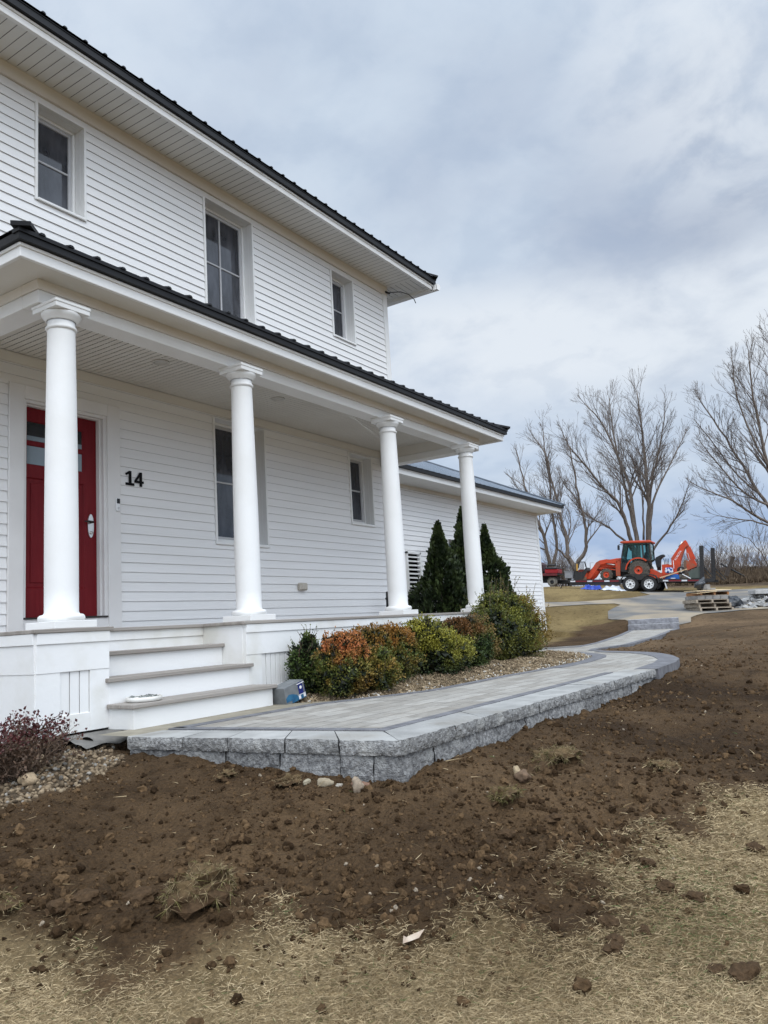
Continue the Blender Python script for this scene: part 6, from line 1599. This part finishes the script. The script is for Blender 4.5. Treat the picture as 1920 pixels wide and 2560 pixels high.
# ------------------------------------------------------------------ small things by the stairs
t = thing('round_tray', 'white round plastic tray with dry debris on the bottom step', 'tray', (-1.40, -2.03, -.64))
mb = MB(); mb.lathe([(.0, -.638), (.115, -.638), (.125, -.634), (.128, -.604), (.120, -.604), (.116, -.625), (0, -.625)], (-1.40, -2.03, 0), 36, close=False); mb.build('dish', M('off_white_plastic', (.74, .73, .69), (.62, .60, .55), scale=12, rough=.5), t)
mb = MB()
for i in range(34):
    a = rnd.uniform(0, 6.3); r = .095 * rnd.random() ** .5; x, y = -1.40 + r * math.cos(a), -2.03 + r * math.sin(a); b = rnd.uniform(0, 6.3); l = rnd.uniform(.012, .035)
    mb.bar((x - l * math.cos(b), y - l * math.sin(b), -.612 + rnd.uniform(0, .012)), (x + l * math.cos(b), y + l * math.sin(b), -.608 + rnd.uniform(-.004, .014)), .007, .005)
mb.build('debris', M('grey_debris', (.10, .11, .10), (.34, .36, .35), scale=30, rough=.8), t)
# carton by the stairs
bm_ = Matrix.Translation((.015, -2.20, -.80)) @ Matrix.Scale(.88, 4) @ Matrix.Rotation(R(-4), 4, 'Z') @ Matrix.Rotation(R(-13), 4, 'Y')
t = thing('carton', 'tilted grey and blue printed carton standing beside the stairs', 'box', mat=bm_)
m_cg = M('carton_grey', (.135, .145, .15), (.185, .195, .20), scale=14, rough=.6); m_cb = M('carton_blue', (.012, .02, .13), (.02, .03, .17), scale=8, rough=.5); m_cs = M('carton_sky', (.015, .085, .18), (.03, .14, .25), scale=20, rough=.5)
mb = MB(); mb.bbox(-.13, .15, -.09, .10, .0, .175, .004); mb.build('carton_body', m_cg, t, local=True)
mb = MB(); mb.box(.06, .125, -.0925, -.0905, .05, .165); mb.box(.152, .1535, -.09, .1, .05, .165); mb.build('blue_panel', m_cb, t, local=True)
mb = MB(); mb.prism([(-.125, .03), (-.125, .07), (-.08, .095), (-.03, .085), (.03, .06), (.03, .03)], -.0928, -.0906, 'y'); mb.box(-.05, .1505, -.0932, -.0907, .002, .045); mb.build('blue_print', m_cs, t, local=True)
mb = MB(); mb.box(.045, .075, -.0945, -.0935, .008, .04); mb.box(.115, .145, -.0945, -.0935, .010, .042); mb.lathe([(.016, -.0945), (0, -.0945)], (.093, 0, .115), 16, 'y', close=False); mb.box(.045, .150, -.0938, -.0932, .150, .158); mb.box(.045, .150, -.0938, -.0932, .044, .050); mb.build('label', m_plwhite, t, local=True)
text('BX', .022, (.093, -.0955, .115), 90, 'mark', m_cb, t) if False else None
# drain pipe and fabric under the pier
t = thing('drain_pipe', 'grey corrugated drain pipe end poking out under the left pier', 'drain pipe', (-1.86, -1.98, -.90))
m_pipe = M('grey_pipe', (.16, .155, .145), (.22, .21, .195), scale=10, rough=.8)
mb = MB(); pts = [Vector((-1.55, -1.55, -.87)), Vector((-1.70, -1.76, -.865)), Vector((-1.85, -1.97, -.885))]
q = [pts[0].lerp(pts[1], k / 9) for k in range(9)] + [pts[1].lerp(pts[2], k / 9) for k in range(10)]
mb.tube(q, [.058 + (.005 if i % 2 else 0) for i in range(len(q))], 18, cap=False); mb.build('pipe', m_pipe, t, fixn=False)
mb = MB(); d = (q[-1] - q[-2]).normalized(); mb.tube([q[-1] - d * .02, q[-1] - d * .012], [.054, .054], 18); mb.build('pipe_bore', m_dark, t)
def fabric():
    V = []; nx, ny = 22, 12
    for j in range(ny):
        for i in range(nx):
            a, b = i / (nx - 1), j / (ny - 1); x = -1.95 + .75 * a; y = -1.78 - .32 * b - .10 * a + .04 * float(vnoise(a * 5, 2)); z = float(H0(x, y)) + .11 * (1 - b) ** 1.3 + .02 * float(vnoise(a * 6, b * 5, 3)) + .012
            V.append((x, y, min(z, -.815)))
    F = [(j * nx + i, j * nx + i + 1, (j + 1) * nx + i + 1, (j + 1) * nx + i) for j in range(ny - 1) for i in range(nx - 1)]
    setp(np_mesh('landscape_fabric', V, F, M('grey_fabric', (.13, .125, .115), (.19, .18, .165), scale=14, rough=.95), smooth=True, loc=(-1.6, -1.95, -.88)), 'grey landscape fabric draped below the left pier and steps', 'fabric')
fabric()
# dry leaf on the straw, dark boot-shaped thing behind third column
mb = MB(); x, y = -2.76, -5.09; z = hz(x, y) + .02
u_, v_ = Vector((.545, -.838, 0)), Vector((.838, .545, 0))
lp = lambda a, b, c: Vector((x, y, z)) + u_ * a + v_ * b + Vector((0, 0, c))
mb.add([lp(-.040, -.020, 0), lp(-.020, .000, .016), lp(.015, .016, .022), (lp(.042, .026, .028)), lp(.020, -.004, .010), lp(-.010, -.012, .004), lp(-.036, .020, .012), lp(-.026, .004, .012)], [(0, 5, 1), (5, 4, 2, 1), (4, 3, 2), (0, 1, 7), (0, 7, 6)], False)
setp(mb.build('dry_leaf', M('dry_leaf', (.50, .42, .33), (.36, .27, .20), scale=30, rough=.7), loc=(x, y, z), fixn=False), 'curled pale dry leaf on the straw, bottom centre', 'leaf')
mb = MB(); mb.tube([(4.745, -.22, -.085), (4.745, -.22, .24), (4.735, -.22, .30)], [.045, .04, .03], 10); mb.bbox(4.69, 4.80, -.26, -.18, .17, .22, .02); setp(mb.build('boot_scraper', m_blackpl, loc=(4.745, -.22, -.09)), 'black upright object on the porch just left of the third column', 'stand')
# ------------------------------------------------------------------ sky, sun
SC.view_settings.view_transform = 'Standard'; SC.view_settings.look = 'None'; SC.view_settings.exposure = 0; SC.view_settings.gamma = 1
w = bpy.data.worlds.new('World'); SC.world = w; w.use_nodes = True
nt = w.node_tree; N = nt.nodes.new; L = nt.links.new
bg = nt.nodes['Background']; outn = nt.nodes['World Output']
SUN_EL, SUN_AZ = R(52), R(222)       # azimuth clockwise from +Y
sky = N('ShaderNodeTexSky'); sky.sky_type = 'NISHITA'; sky.sun_disc = False; sky.sun_elevation = SUN_EL; sky.sun_rotation = SUN_AZ
tc = N('ShaderNodeTexCoord')
def vm(op, a, b=None):
    n = N('ShaderNodeVectorMath'); n.operation = op
    L(a, n.inputs[0])
    if b is not None:
        if hasattr(b, 'default_value'): L(b, n.inputs[1])
        else: n.inputs[1].default_value = b
    return n
def mth(op, a, b=None, c=None):
    n = N('ShaderNodeMath'); n.operation = op
    for i, v in enumerate((a, b, c)):
        if v is None: continue
        if hasattr(v, 'default_value'): L(v, n.inputs[i])
        else: n.inputs[i].default_value = v
    return n.outputs[0]
def mrange(v, a, b, c=0., d=1., smooth=True):
    n = N('ShaderNodeMapRange'); n.interpolation_type = 'SMOOTHSTEP' if smooth else 'LINEAR'
    L(v, n.inputs['Value']); n.inputs['From Min'].default_value = a; n.inputs['From Max'].default_value = b; n.inputs['To Min'].default_value = c; n.inputs['To Max'].default_value = d
    return n.outputs[0]
def mixc(f, a, b):
    n = N('ShaderNodeMix'); n.data_type = 'RGBA'
    if hasattr(f, 'default_value'): L(f, n.inputs[0])
    else: n.inputs[0].default_value = f
    for i, v in ((6, a), (7, b)):
        if hasattr(v, 'default_value'): L(v, n.inputs[i])
        else: n.inputs[i].default_value = (*v, 1)
    return n.outputs[2]
D = vm('NORMALIZE', tc.outputs['Generated']).outputs[0]
sep = N('ShaderNodeSeparateXYZ'); L(D, sep.inputs[0]); dz = sep.outputs['Z']
# cloud deck: project the direction onto a plane overhead
den = mth('ADD', mth('MAXIMUM', dz, 0.0), .34)
cb = N('ShaderNodeCombineXYZ'); L(mth('DIVIDE', sep.outputs['X'], den), cb.inputs[0]); L(mth('DIVIDE', sep.outputs['Y'], den), cb.inputs[1])
def cloud(scale, detail, rough, off, stretch=(1, 1, 1), rot=0):
    mp = N('ShaderNodeMapping'); mp.inputs['Location'].default_value = off; mp.inputs['Scale'].default_value = stretch; mp.inputs['Rotation'].default_value = (0, 0, rot); L(cb.outputs[0], mp.inputs[0])
    n = N('ShaderNodeTexNoise'); n.inputs['Scale'].default_value = scale; n.inputs['Detail'].default_value = detail; n.inputs['Roughness'].default_value = rough; n.inputs['Distortion'].default_value = .25
    L(mp.outputs[0], n.inputs['Vector']); return n.outputs['Fac']
def pxdir(px, py):
    v = fw + rt * ((px - 960) / 1961.64) - up * ((py - 1280) / 1961.64); return tuple(v.normalized())
def spot(px, py, r, soft):
    d = vm('DOT_PRODUCT', D, pxdir(px, py)).outputs['Value']
    return mrange(d, math.cos(R(r + soft)), math.cos(R(max(r - soft, .1))))
n1 = cloud(1.5, 5, .5, (3.1, 1.7, 0), (1, .9, 1), R(25)); n2 = cloud(3.6, 7, .55, (7.3, 2.2, 0), (1, .85, 1), R(33)); n3 = cloud(9.5, 7, .55, (1.3, 9.2, 0), (1, .9, 1), R(20))
light = s2l(209, 221, 236); mid = s2l(192, 207, 225); dark = s2l(164, 176, 196)
f1 = mrange(n1, .36, .60); f2 = mrange(n2, .36, .64); f3 = mrange(n3, .35, .66)
white = s2l(226, 233, 241)
c = mixc(f1, mid, light)
c = mixc(mth('MULTIPLY', f2, .45), c, s2l(213, 225, 238))
c = mixc(mth('MULTIPLY', mrange(n2, .58, .36), .40), c, s2l(184, 197, 216))
# heavier grey-blue bank to the right with ragged edges, pale band under it, blue strip and white gap at the horizon
c = mixc(mth('MULTIPLY', spot(1800, 530, 8.5, 6), mrange(n2, .72, .30, .35, .90)), c, dark)
c = mixc(mth('MULTIPLY', spot(1330, 560, 7, 6), mrange(n2, .70, .36, .1, .6)), c, s2l(172, 186, 208))
c = mixc(mth('MULTIPLY', spot(1890, 60, 7, 6), mrange(n3, .35, .62, .15, .7)), c, white)
band = mth('MULTIPLY', mrange(dz, .20, .30), mrange(dz, .43, .36))
c = mixc(mth('MULTIPLY', band, mrange(n2, .33, .56, .40, 1.0)), c, white)
c = mixc(mth('MULTIPLY', mth('MULTIPLY', mrange(dz, .10, .15), mrange(dz, .30, .20)), mrange(f2, .1, .9, .25, .70)), c, s2l(186, 202, 223))
c = mixc(mth('MULTIPLY', mrange(dz, .17, .085), .80), c, s2l(146, 172, 212))
c = mixc(mth('MULTIPLY', mth('MULTIPLY', mrange(dz, .085, .045), mrange(n3, .38, .54)), .9), c, s2l(218, 225, 234))
c = mixc(mth('MULTIPLY', f3, .16), c, white)
c = mixc(mth('MULTIPLY', mrange(n3, .52, .32), .20), c, s2l(170, 186, 208))
# the overcast is brightest overhead and on the sun's side
lift = mrange(dz, .62, .98, 1.0, 1.55)
sd = (math.sin(SUN_AZ) * math.cos(SUN_EL), math.cos(SUN_AZ) * math.cos(SUN_EL), math.sin(SUN_EL))
glow = mrange(vm('DOT_PRODUCT', D, sd).outputs['Value'], .05, .95, 1.0, 2.5)
sc = N('ShaderNodeVectorMath'); sc.operation = 'SCALE'; L(c, sc.inputs[0]); L(mth('MULTIPLY', lift, glow), sc.inputs['Scale'])
L(sc.outputs[0], bg.inputs['Color']); bg.inputs['Strength'].default_value = 1.0
b2 = N('ShaderNodeBackground'); L(sky.outputs[0], b2.inputs['Color']); b2.inputs['Strength'].default_value = .006
ad = N('ShaderNodeAddShader'); L(bg.outputs[0], ad.inputs[0]); L(b2.outputs[0], ad.inputs[1]); L(ad.outputs[0], outn.inputs['Surface'])
sl = bpy.data.lights.new('sun', 'SUN'); sl.energy = 1.35; sl.angle = R(40); sl.color = (1, .945, .865)
so = bpy.data.objects.new('sun', sl); COL.objects.link(so)
so.rotation_euler = Vector((-sd[0], -sd[1], -sd[2])).to_track_quat('-Z', 'Y').to_euler(); so.location = (-8, -12, 14)
